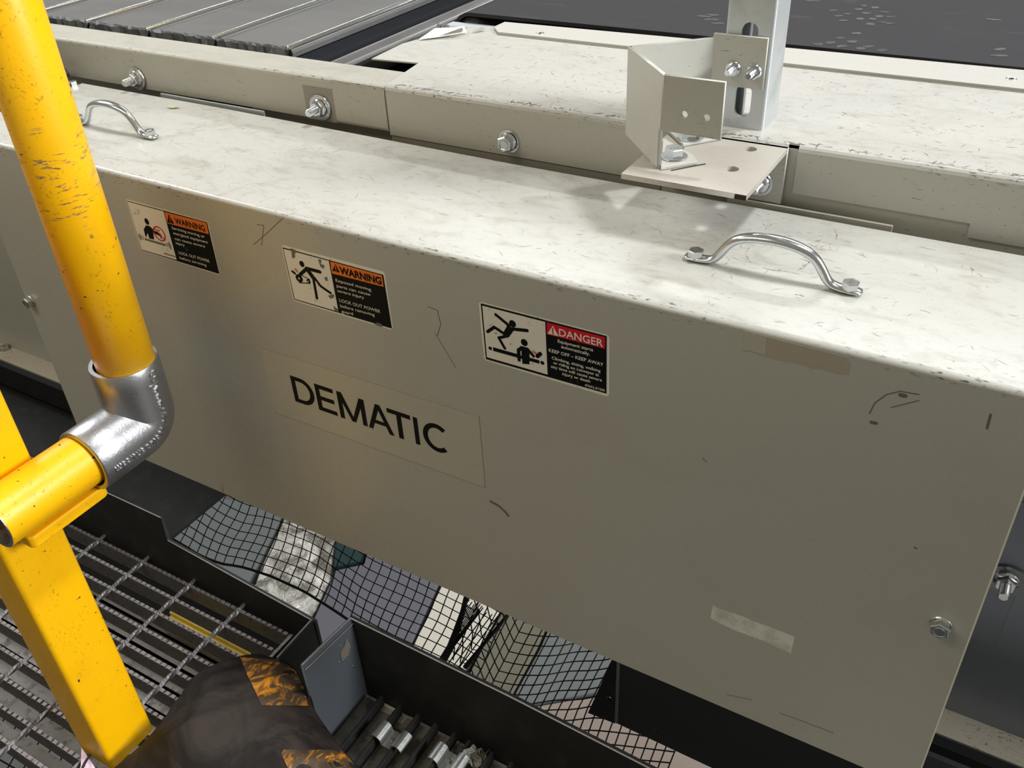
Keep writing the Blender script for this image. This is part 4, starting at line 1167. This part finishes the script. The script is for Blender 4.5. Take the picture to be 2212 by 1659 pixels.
# twisted cross rods
V = []; Fc = []
N_ = 90; Lr = 0.43
for i in range(N_ + 1):
    y = Lr * i / N_; a = i / N_ * Lr / 0.030 * PI / 2
    for q in range(4):
        V.append((0.0036 * math.cos(a + q * PI / 2), y, 0.0036 * math.sin(a + q * PI / 2)))
for i in range(N_):
    for q in range(4): Fc.append([i * 4 + q, i * 4 + (q + 1) % 4, (i + 1) * 4 + (q + 1) % 4, (i + 1) * 4 + q])
Fc += [[3, 2, 1, 0], [N_ * 4 + q for q in range(4)]]
rm = mesh('cross_rod', V, Fc, metal('cross_rod_steel', (0.24, 0.23, 0.23), 0.40, 300, 0.2, 0.6, 0.8, blotch=(90, (0.12, 0.10, 0.09), 0.7)))
for i in range(9):
    place('cross_rod', rm, (-0.8303 - 0.1008 * i, 0.1300, ZG - 0.0018), ft)
obj('end_band', box(x1g, x1g + 0.0048, 0.15, 0.5508, ZG - 0.032, ZG + 0.0003), M['grate'], ft)
# kick plate: tall left piece, sloping right piece
kp = [(-2.2, -1.16), (-0.690, -1.16), (-0.688, -0.9700), (-0.9640, -0.9440), (-0.9610, -0.8972), (-2.2, -0.8955)]
me = filled([(p[0], p[1]) for p in kp], [], 0.005, 'kick_plate', M['steel_black'])
place('kick_plate', me, (0, 0.5625, 0), ft, basis((0, -1, 0)))
obj('plate_edge', join(tube([(-2.2, 0.5605, -0.8953), (-0.9612, 0.5605, -0.8970)], 0.0011, 6), tube([(-0.9640, 0.5605, -0.9438), (-0.8, 0.5605, -0.9594), (-0.690, 0.5605, -0.9698)], 0.0011, 6)), M['steel_edge'], ft, label='bare bright top edge')
pe = [(0.5600, -0.9670), (0.5600, -1.13), (0.4900, -1.13), (0.4900, -0.9692)]
me = filled([(p[0], p[1]) for p in pe], [], 0.005, 'end_plate', M['steel_black'])
place('end_plate', me, (-0.6920, 0, 0), ft, basis((1, 0, 0)))
obj('plate_edge', tube([(-0.6920, 0.5600, -0.9668), (-0.6920, 0.4900, -0.9691)], 0.0013, 6), M['steel_edge'], ft)

# under the grating: channels, a yellow one, net
for i in range(8):
    y = 0.505 - 0.034 * i
    o = obj('cable_channel', join(box(-2.0, -0.80 + 0.012 * i, y, y + 0.019, -1.104, -1.098), box(-2.0, -0.80 + 0.012 * i, y, y + 0.002, -1.115, -1.098)), M['deck'])
    tag(o, 'dusty grey channel under the floor grating, ' + ('nearest the kick plate' if i == 0 else 'farthest from the kick plate' if i == 7 else ('', 'second', 'third', 'fourth', 'fifth', 'sixth', 'seventh')[i] + ' from the kick plate'), 'channel', 'channels under the grating')
yb = thing('yellow_channel', 'short bright yellow channel below the floor grating', 'channel', (-0.80, 0.50, -1.11))
a_, b_ = onZ(372, 1328, -1.085), onZ(545, 1420, -1.085)
obj('channel_web', box(a_.x, b_.x, a_.y - 0.026, a_.y, -1.088, -1.084), M['yellow_beam'], yb)
obj('channel_lip', join(box(a_.x, b_.x, a_.y - 0.003, a_.y, -1.084, -1.076), box(a_.x, b_.x, a_.y - 0.026, a_.y - 0.023, -1.084, -1.076)), M['yellow_beam'], yb)
o = obj('black_deck_plate', box(-2.2, -1.022, 0.5700, 1.15, -1.006, -1.000), metal('soot_black_plate', (0.010, 0.010, 0.009), 0.7, 20, 0.1, 0.1, 0.0, blotch=(30, (0.030, 0.030, 0.026), 0.6))); tag(o, 'flat black steel plate behind the kick plate under the guard', 'steel plate')
o = obj('pink_card', hull3([onZ(175, 1656, -1.006), onZ(176, 1615, -0.998), onZ(206, 1659, -1.000), onZ(196, 1690, -1.006), onZ(160, 1690, -1.008)], (0, 0, 0.0006)), M['pink']); tag(o, 'pale pink card lying at the foot of the yellow post', 'card')
o = obj('card_cord', tube([onZ(174, 1668, -0.996), onZ(182, 1650, -0.994), onZ(188, 1640, -0.995), onZ(196, 1630, -0.995)], 0.0016, 6), M['net']); tag(o, 'short black cord lying across the pink card', 'cord')

# ------------------------------------------------------------------ hazard cover
hz = thing('hazard_cover', 'bulging worn black rubber cover with orange hazard stripes at the post foot', 'floor cover', (-0.66, 0.36, ZG))
out = [(232, 1675), (245, 1662), (300, 1612), (338, 1574), (358, 1545), (372, 1526), (392, 1496), (410, 1470), (424, 1460), (440, 1442), (462, 1434), (480, 1425), (505, 1418), (530, 1413), (560, 1413), (585, 1420), (612, 1425), (632, 1440), (648, 1460), (660, 1485), (668, 1510), (684, 1540), (708, 1575), (740, 1618), (775, 1655), (800, 1690), (880, 1800), (780, 1980), (560, 2050), (350, 1950), (250, 1820), (225, 1740)]
B0 = []
for i, q in enumerate(out):
    p = onZ(q[0], q[1], -0.990)
    B0.append(p)
ctr = Vector((sum(p.x for p in B0) / len(B0), sum(p.y for p in B0) / len(B0), 0))
V = []; Fc = []
nr = 22; nbp = len(B0)
rnd = random.Random(4)
for k in range(nr + 1):
    s_ = 1 - k / nr * 0.999
    for i, p in enumerate(B0):
        q = ctr + (Vector((p.x, p.y, 0)) - ctr) * s_
        h = 0.040 * (1 - s_ ** 2.2) 
        wob = 0.0030 * math.sin(q.x * 60 + q.y * 35) * (1 - s_ ** 4) + 0.0018 * math.sin(q.x * 150 - q.y * 120)
        V.append((q.x, q.y, -0.990 + h + wob))
for k in range(nr):
    for i in range(nbp):
        j = (i + 1) % nbp; Fc.append([k * nbp + i, k * nbp + j, (k + 1) * nbp + j, (k + 1) * nbp + i])
nV = len(V)
V += [(p.x, p.y, ZG + 0.0005) for p in B0]
for i in range(nbp):
    j = (i + 1) % nbp; Fc.append([i, nV + i, nV + j, j])
o = obj('cover_shell', (V, Fc), M['hazard'], hz, smooth=True)
# orange stripes laid on the shell
Vs_ = V
def onshell(u, v):
    # march the view ray down to the dome
    d = ray(u, v)
    best = None
    for it in range(200):
        z = -0.930 - it * 0.0004
        p = d * (z / d.z)
        r_ = Vector((p.x, p.y, 0)) - ctr
        # radial fraction
        an = math.atan2(r_.y, r_.x); 
        lo = None
        for i in range(nbp):
            a = B0[i]; b = B0[(i + 1) % nbp]
            a2 = Vector((a.x - ctr.x, a.y - ctr.y)); b2 = Vector((b.x - ctr.x, b.y - ctr.y)); dr = Vector((math.cos(an), math.sin(an)))
            den = dr.x * (b2.y - a2.y) - dr.y * (b2.x - a2.x)
            if abs(den) < 1e-9: continue
            tt = (a2.x * (b2.y - a2.y) - a2.y * (b2.x - a2.x)) / den
            ss = (a2.x * dr.y - a2.y * dr.x) / den
            if tt > 0 and -1e-6 <= ss <= 1 + 1e-6: lo = tt; break
        if not lo: continue
        s_ = r_.length / lo
        if s_ > 1: continue
        h = -0.990 + 0.040 * (1 - s_ ** 2.2) + 0.0030 * math.sin(p.x * 60 + p.y * 35) * (1 - s_ ** 4) + 0.0018 * math.sin(p.x * 150 - p.y * 120)
        if z <= h: return Vector((p.x, p.y, h))
    return d * (-0.99 / d.z)
def stripe(L0_, R0_, n=12, m_=10):
    """surface patch between two measured edges"""
    V = []; Fc = []
    for i in range(n + 1):
        a = i / n
        def lerp(P):
            f = a * (len(P) - 1); i0 = min(int(f), len(P) - 2); g_ = f - i0
            return (P[i0][0] * (1 - g_) + P[i0 + 1][0] * g_, P[i0][1] * (1 - g_) + P[i0 + 1][1] * g_)
        l_ = lerp(L0_); r_ = lerp(R0_)
        for j in range(m_ + 1):
            b = j / m_
            V.append(onshell(l_[0] * (1 - b) + r_[0] * b, l_[1] * (1 - b) + r_[1] * b) + Vector((0, 0, 0.0012)))
    for i in range(n):
        for j in range(m_): Fc.append([i * (m_ + 1) + j, i * (m_ + 1) + j + 1, (i + 1) * (m_ + 1) + j + 1, (i + 1) * (m_ + 1) + j])
    return V, Fc
obj('hazard_stripe', stripe([(519, 1421), (535, 1460), (552, 1495), (565, 1525)], [(608, 1427), (640, 1452), (656, 1485), (666, 1526)]), M['hazard_tape'], hz, smooth=True, label='worn orange stripe at the top')
obj('hazard_stripe', stripe([(605, 1621), (615, 1645), (640, 1700), (665, 1750)], [(738, 1621), (768, 1655), (800, 1700), (830, 1750)]), M['hazard_tape'], hz, smooth=True, label='worn orange stripe lower down')

# ------------------------------------------------------------------ lower rack beside the grating
ZK = -1.0660
rk = thing('cable_rack', 'blue-grey and black steel tray with upright bars and saddle clips', 'tray', (-0.4, 0.45, -1.14))
tp = [(-0.6350, -1.2), (0.10, -1.2), (0.10, -0.958), (-0.2050, -0.9525), (-0.4050, -0.9395), (-0.6260, -0.9330)]
pa = onY(755, 1335, 0.5650); pc = onY(1400, 1659, 0.5650); pb_ = onY(1100, 1505, 0.5650)
tp = [(pa.x, -1.2), (0.30, -1.2), (0.30, pc.z - 0.02), (pc.x, pc.z), (pb_.x, pb_.z), (pa.x, pa.z)]
me = filled(tp, [], 0.005, 'back_plate', M['steel_black'])
place('back_plate', me, (0, 0.5680, 0), rk, basis((0, -1, 0)))
obj('plate_edge', tube([(pa.x, 0.5655, pa.z), (pb_.x, 0.5655, pb_.z), (pc.x, 0.5655, pc.z), (0.30, 0.5655, pc.z - 0.02)], 0.0012, 6), M['steel_edge'], rk, label='bare bright top edge')
xe_ = pa.x
e2 = onX(650, 1436, xe_)
me = filled([(0.5650, pa.z), (0.5650, -1.12), (e2.y, -1.12), (e2.y, e2.z)], [], 0.004, 'end_wall', M['box_grey'])
place('end_wall', me, (xe_ + 0.001, 0, 0), rk, basis((1, 0, 0)), 'blue-grey end wall with a chipped spot')
obj('wall_edge', tube([(xe_ + 0.0015, 0.5650, pa.z), (xe_ + 0.0015, e2.y, e2.z)], 0.0013, 6), M['steel_edge'], rk)
obj('wall_edge', tube([(xe_ + 0.0045, 0.5650, pa.z - 0.008), (xe_ + 0.0045, e2.y, e2.z - 0.008)], 0.0010, 6), M['steel_edge'], rk)
ch = [onX(748, 1378, xe_ + .0035), onX(757, 1395, xe_ + .0035), onX(752, 1415, xe_ + .0035), onX(738, 1428, xe_ + .0035), onX(735, 1410, xe_ + .0035), onX(744, 1395, xe_ + .0035)]
obj('paint_chip', hull3(ch, (0.0004, 0, 0)), M['wear'], rk)
for q in ((735, 1395), (750, 1386), (740, 1420), (733, 1430), (762, 1438)):
    p = onX(q[0], q[1], xe_ + 0.0033)
    bv = lathe([(0, 0.0012), (0.0012, 0.0010), (0.0020, 0)], 10)
    obj('weld_spatter', ([(p.x + v[2], p.y + v[0], p.z + v[1]) for v in bv[0]], bv[1]), M['box_grey'], rk, smooth=True)
bxs = [onZ(u, v, ZK).x for u, v in ((825, 1502), (864, 1522), (904, 1541), (941, 1562.5), (981, 1584), (1011, 1603), (1059, 1628))]
bxs += [bxs[-1] + 0.0302 * i for i in range(1, 12)]
for i, x in enumerate(bxs):
    h = 0.019
    V, Fc = box(x - 0.0022, x + 0.0022, 0.20, 0.5600, ZK - h, ZK)
    nm = obj('upright_bar', (V, Fc), M['steel_black'], rk, bevel=0.0006)
obj('rack_floor', box(xe_, 0.30, 0.15, 0.5640, -1.096, -1.090), M['deck'], rk)
for x, yy in ((bxs[1] - 0.006, 0.545), (bxs[0] + 0.004, 0.553)):
    pass
for q, wd in (((838, 1532), 0.020), ((868, 1553), 0.010)):
    p = onZ(*q, -1.089); obj('paper_scrap', box(p.x - wd / 2, p.x + wd / 2, p.y - 0.006, p.y + 0.006, -1.090, -1.0892), M['cream'], rk)
def clip(q, sc=1.0):
    p = onZ(q[0], q[1], ZK + 0.002)
    prf = []
    # W profile across x: two humps over neighbouring bars, saddle between
    half = 0.0165
    for k in range(9): a = PI * k / 8; prf.append((-half - 0.0065 * math.cos(a), 0.0065 * math.sin(a)))
    prf += [(-0.0085, -0.0065), (0.0085, -0.0065)]
    for k in range(9): a = PI * k / 8; prf.append((half - 0.0065 * math.cos(a), 0.0065 * math.sin(a)))
    V = []; Fc = []
    k = len(prf)
    for y in (-0.013, 0.013):
        V += [(p.x + a_[0], p.y + y, ZK + 0.001 + a_[1]) for a_ in prf]
    for i in range(k - 1): Fc.append([i, i + 1, k + i + 1, k + i])
    o = obj('saddle_clip', (V, Fc), metal('clip_zinc_%d' % q[0], (0.55, 0.56, 0.54), 0.32, 200, 0.2, 0.5, 0.9), rk, label='zinc saddle clip hooked over two bars')
    md = o.modifiers.new('t', 'SOLIDIFY'); md.thickness = 0.0022; md.offset = 1
    bolt('screw', 'hex', (p.x, p.y, ZK - 0.0050), (0, 0, 1), o, 0.55, 0, mat=M['zincd'])
clip((845, 1592)); clip((968, 1640))
# crumpled foil scrap between the bars
rnd = random.Random(12); V = []; Fc = []
p = onZ(1020, 1634, ZK)
for i in range(6):
    for j in range(5): V.append((p.x - 0.014 + i * 0.006, p.y - 0.012 + j * 0.007, ZK - 0.004 + rnd.uniform(-0.006, 0.010)))
for i in range(5):
    for j in range(4): Fc.append([i * 5 + j, i * 5 + j + 1, (i + 1) * 5 + j + 1, (i + 1) * 5 + j])
o = obj('foil_scrap', (V, Fc), M['wrap']); tag(o, 'crumpled scrap of dark shiny film stuck between the rack bars', 'scrap')
o.modifiers.new('t', 'SOLIDIFY').thickness = 0.0006

# dark beam with a slot, under the guard on the right
db = thing('slotted_beam', 'dark flat steel beam with a slotted hole below the guard', 'beam', (0.0, 0.67, -1.05))
YB = 0.6600
p0 = onY(1330, 1435, YB); p1 = onY(1333, 1562, YB); p2 = onY(1430, 1586, YB)
sl_ = [(p2.x - 0.0055, p2.z + 0.0045), (p2.x + 0.0055, p2.z + 0.0045)]
hole = []
for k in range(9): a = PI / 2 + PI * k / 8; hole.append((p2.x - 0.0065 + 0.0045 * math.cos(a), p2.z + 0.0045 * math.sin(a)))
for k in range(9): a = -PI / 2 + PI * k / 8; hole.append((p2.x + 0.0065 + 0.0045 * math.cos(a), p2.z + 0.0045 * math.sin(a)))
me = filled([(p0.x, -0.86), (p1.x, -1.0440), (0.95, -1.0600), (0.95, -0.86)], [hole], 0.006, 'web', metal('beam_steel', (0.045, 0.050, 0.052), 0.45, 20, 0.1, 0.1, 0.3))
place('web', me, (0, YB + 0.003, 0), db, basis((0, -1, 0)))
obj('web_edge', box(p1.x - 0.0032, p1.x + 0.0008, YB - 0.0004, YB + 0.006, -1.0440, -0.86), M['side'], db)
gq = [onY(*q, 0.6640) for q in ((1322, 1425), (1270, 1540), (1328, 1563), (1334, 1425))]
gh = onY(1319, 1511, 0.6640)
me = filled([(q.x, q.z) for q in gq], [circ(gh.x - 0.0015, gh.z, 0.0045, 14)], 0.005, 'gusset_plate', M['steel_black'])
place('gusset_plate', me, (0, 0.6665, 0), db, basis((0, -1, 0)))

# ------------------------------------------------------------------ safety net
def cords(lines, r, seg=4):
    parts = []
    for L in lines:
        parts.append(tube(L, r, seg, cap=False))
    return join(*parts)
ZN = -1.235
def npt(u, v, dz=0): return onZ(u, v, ZN + dz)
Bp = [(330, 1140), (375, 1165), (400, 1180), (430, 1200), (476, 1219), (504, 1223), (532, 1228), (593, 1246), (657, 1275), (711, 1313), (756, 1345), (800, 1368), (850, 1393), (900, 1416), (950, 1442), (990, 1466), (1030, 1490)]
def resample(P, step):
    out = [P[0]]; acc = 0
    for a, b in zip(P[:-1], P[1:]):
        L = math.hypot(b[0] - a[0], b[1] - a[1]); d = step - acc
        while d <= L:
            out.append((a[0] + (b[0] - a[0]) * d / L, a[1] + (b[1] - a[1]) * d / L)); d += step
        acc = L - (d - step)
    return out
Bs = resample(Bp, 21.5)
ni = len(Bs); nj = 15
def netA(i, j):
    b = Bs[min(max(i, 0), ni - 1)]
    t_ = b[0]
    if t_ < 620: dx, dy = 11.5 + (6.5 - 11.5) * (t_ - 330) / 290, -18.3
    else: dx, dy = 6.5 + (10.0 - 6.5) * min(1, (t_ - 620) / 340), -18.8
    x = b[0] + dx * j * (1 - 0.010 * j) + 2.5 * math.sin(j * 0.9 + i * 0.35); y = b[1] + dy * j + 1.5 * math.sin(i * 0.5 + j * 0.7)
    dz = -0.05 * math.sin(PI * min(1, j / 14.0)) + 0.02 * math.sin(i * 0.25)
    return npt(x, y, dz)
sn = thing('safety_net', 'black square mesh safety net hanging below the conveyor, left part', 'net', tuple(npt(700, 1250)))
lines = [[netA(i, j) for i in range(ni)] for j in range(1, nj + 1)] + [[netA(i, j) for j in range(nj + 1)] for i in range(ni)]
o = obj('net_mesh', cords(lines, 0.0011), M['net'], sn); o['kind'] = 'stuff'
obj('border_cord', cords([[netA(i, 0) for i in range(ni)]], 0.0024, 6), M['net'], sn)
def netC(i, j):
    # tight mesh right of the black strap
    x = 1010 - 4.6 * j + 15.0 * i * (1 - 0.02 * i); y = 1292 + 12.0 * j + 7.0 * i + (0.5 * i * i)
    return npt(x + 2 * math.sin(j * .8), y, -0.02 * math.sin(j * 0.4))
strapP = [(1006, 1290), (1000, 1320), (985, 1365), (972, 1400), (957, 1430)]
cl = [[npt(*q) for q in L] for L in (((1022, 1290), (1034, 1323), (1040, 1371), (1046, 1382)), ((1002, 1310), (1016, 1341), (1021, 1370), (1018, 1402), (1034, 1406)),
      ((988, 1338), (999, 1372), (1000, 1400), (994, 1431), (1010, 1434)), ((975, 1378), (982, 1400), (979, 1426)), ((1050, 1300), (1056, 1325), (1062, 1347), (1078, 1350)))]
starts = resample(strapP, 11.0) + [(967, 1435), (979, 1439), (991, 1443)]
for (u, v) in starts:
    L = []
    for k_ in range(40):
        uu, vv_ = u + 0.60 * 5 * k_, v - 0.80 * 5 * k_
        if vv_ < 1284 + 0.44 * (uu - 1000) or uu > 1100 - (vv_ - 1322) * 0.80: break
        if k_ % 4 == 0: L.append(npt(uu, vv_))
    if len(L) > 1: cl.append(L)
o = obj('gathered_mesh', cords(cl, 0.0011), M['net'], sn); o['kind'] = 'stuff'
obj('hanging_strap', tube([npt(1008, 1285), npt(1000, 1320), npt(985, 1365), npt(972, 1400), npt(955, 1430)], [0.0045, 0.0048, 0.006, 0.0066, 0.007], 8), M['net'], sn, smooth=True, label='thick black strap gathering the net')
obj('gather_rope', tube([npt(1100, 1322), npt(1080, 1350), npt(1050, 1385), npt(1030, 1410), npt(1004, 1442)], [0.0022, 0.0036, 0.0030, 0.0036, 0.0040], 7), M['net'], sn, smooth=True)
def netB(i, j):
    wv = [0, 5.5, 9, 10, 10, 8, 4, 1, 0, 0, -2, -6, -9, -8, -6, -3, 0, 4, 8, 12, 16, 20][max(0, min(21, i + 0))] if i >= 0 else 0
    ramp_ = min(1.0, max(0.0, (j - 8) / 5.0))
    lin = 1.6 * i
    y = 1365 + 21 * j + wv * (1 - ramp_) + lin * ramp_ + (0 if i >= 0 else -20 * (-i) ** 1.1)
    x = 1121 - 10.9 * j + (21.5 * i if i >= 0 else 9.0 * i)
    if j > 8: x += (j - 8) * 1.5
    return npt(x, y, -0.05 + 0.03 * math.sin(i * 0.6))
sb_ = thing('safety_net', 'black square mesh safety net sagging below the conveyor, right part', 'net', tuple(npt(1200, 1500)))
lines = [[netB(i, j) for i in range(-3, 22)] for j in range(-3, 22)] + [[netB(i, j) for j in range(-3, 22)] for i in range(-3, 22)]
o = obj('net_mesh', cords(lines, 0.0011), M['net'], sb_); o['kind'] = 'stuff'
obj('border_cord', cords([[netB(-3, j) for j in range(-3, 16)], [netB(-2.6, j) + Vector((0.004, 0, 0)) for j in range(-3, 16)]] if False else [[netB(-3, j) for j in range(-3, 16)]], 0.0018, 6), M['net'], sb_)
# the piece of net seen through the grating
def netG(i, j): return onZ(-30 + 26 * i + 14 * j, 1500 + 15 * i - 24 * j + 60, -1.20)
lines = [[netG(i, j) for i in range(0, 11)] for j in range(-6, 4)] + [[netG(i, j) for j in range(-6, 4)] for i in range(0, 11)]
o = obj('safety_net', cords(lines, 0.0012), M['net']); tag(o, 'black mesh net seen through the grating at the lower left corner', 'net')

# ------------------------------------------------------------------ things on the level below
def low(name, pts, z, h, mat, label, cat, off=0.0):
    P = [onZ(u, v, z) for u, v in pts]
    o = obj(name, hull3(P, (0, 0, -h)), mat, bevel=0.004)
    bm = bmesh.new(); bm.from_mesh(o.data); bmesh.ops.recalc_face_normals(bm, faces=bm.faces); bm.to_mesh(o.data); bm.free()
    return tag(o, label, cat)
zl_ = -2.40
def lowq(name, pts, mat, label, cat): return low(name, pts, zl_, 1.398, mat, label, cat)
lowq('storage_crate', [(330, 1050), (618, 1100), (560, 1215), (520, 1290), (300, 1200)], M['midgrey'], 'flat grey crate lid seen under the left net', 'crate')
lowq('wrapped_pallet', [(624, 1100), (726, 1140), (712, 1250), (650, 1380), (530, 1320), (566, 1222)], M['wrap'], 'pallet load in crinkled clear stretch wrap seen through the net', 'pallet load')
lowq('storage_tub', [(730, 1130), (800, 1165), (782, 1212), (720, 1225)], M['dkgreen'], 'dark green tub partly hidden by the guard edge', 'tub')
lowq('grey_cabinet', [(805, 1150), (962, 1230), (870, 1430), (655, 1385), (718, 1250), (722, 1232), (786, 1218)], M['slate'], 'smooth slate grey cabinet top under the net', 'cabinet')
lowq('cream_cabinet', [(968, 1235), (1098, 1290), (990, 1470), (876, 1430)], M['cream'], 'cream cabinet top with thin seams under the net', 'cabinet')
lowq('duct', [(1104, 1290), (1195, 1320), (1160, 1400), (1090, 1530), (996, 1475)], M['olive'], 'olive grey duct between cream and grey cabinets below the net', 'duct')
lowq('grey_cabinet', [(1201, 1320), (1420, 1390), (1380, 1480), (1095, 1530), (1166, 1402)], M['midgrey'], 'pale grey cabinet top under the right net', 'cabinet')
lowq('carton', [(1098, 1536), (1382, 1486), (1425, 1395), (1700, 1500), (1640, 1720), (1180, 1640)], M['tan'], 'tan cardboard carton under the right net near the beam', 'carton')
# leaf
L = onZ(375, 232, topz(-0.9) + 0.001)
V = []; 
for k in range(9): a = PI * 2 * k / 9; V.append((L.x + 0.007 * math.cos(a), L.y + 0.0035 * math.sin(a) + 0.002 * math.cos(a), L.z + 0.0015 * math.cos(a) ** 2))
o = obj('leaf_fragment', hull3(V, (0, 0, 0.0005)), M['leaf']); tag(o, 'small pale green leaf fragment lying on the guard top', 'leaf')
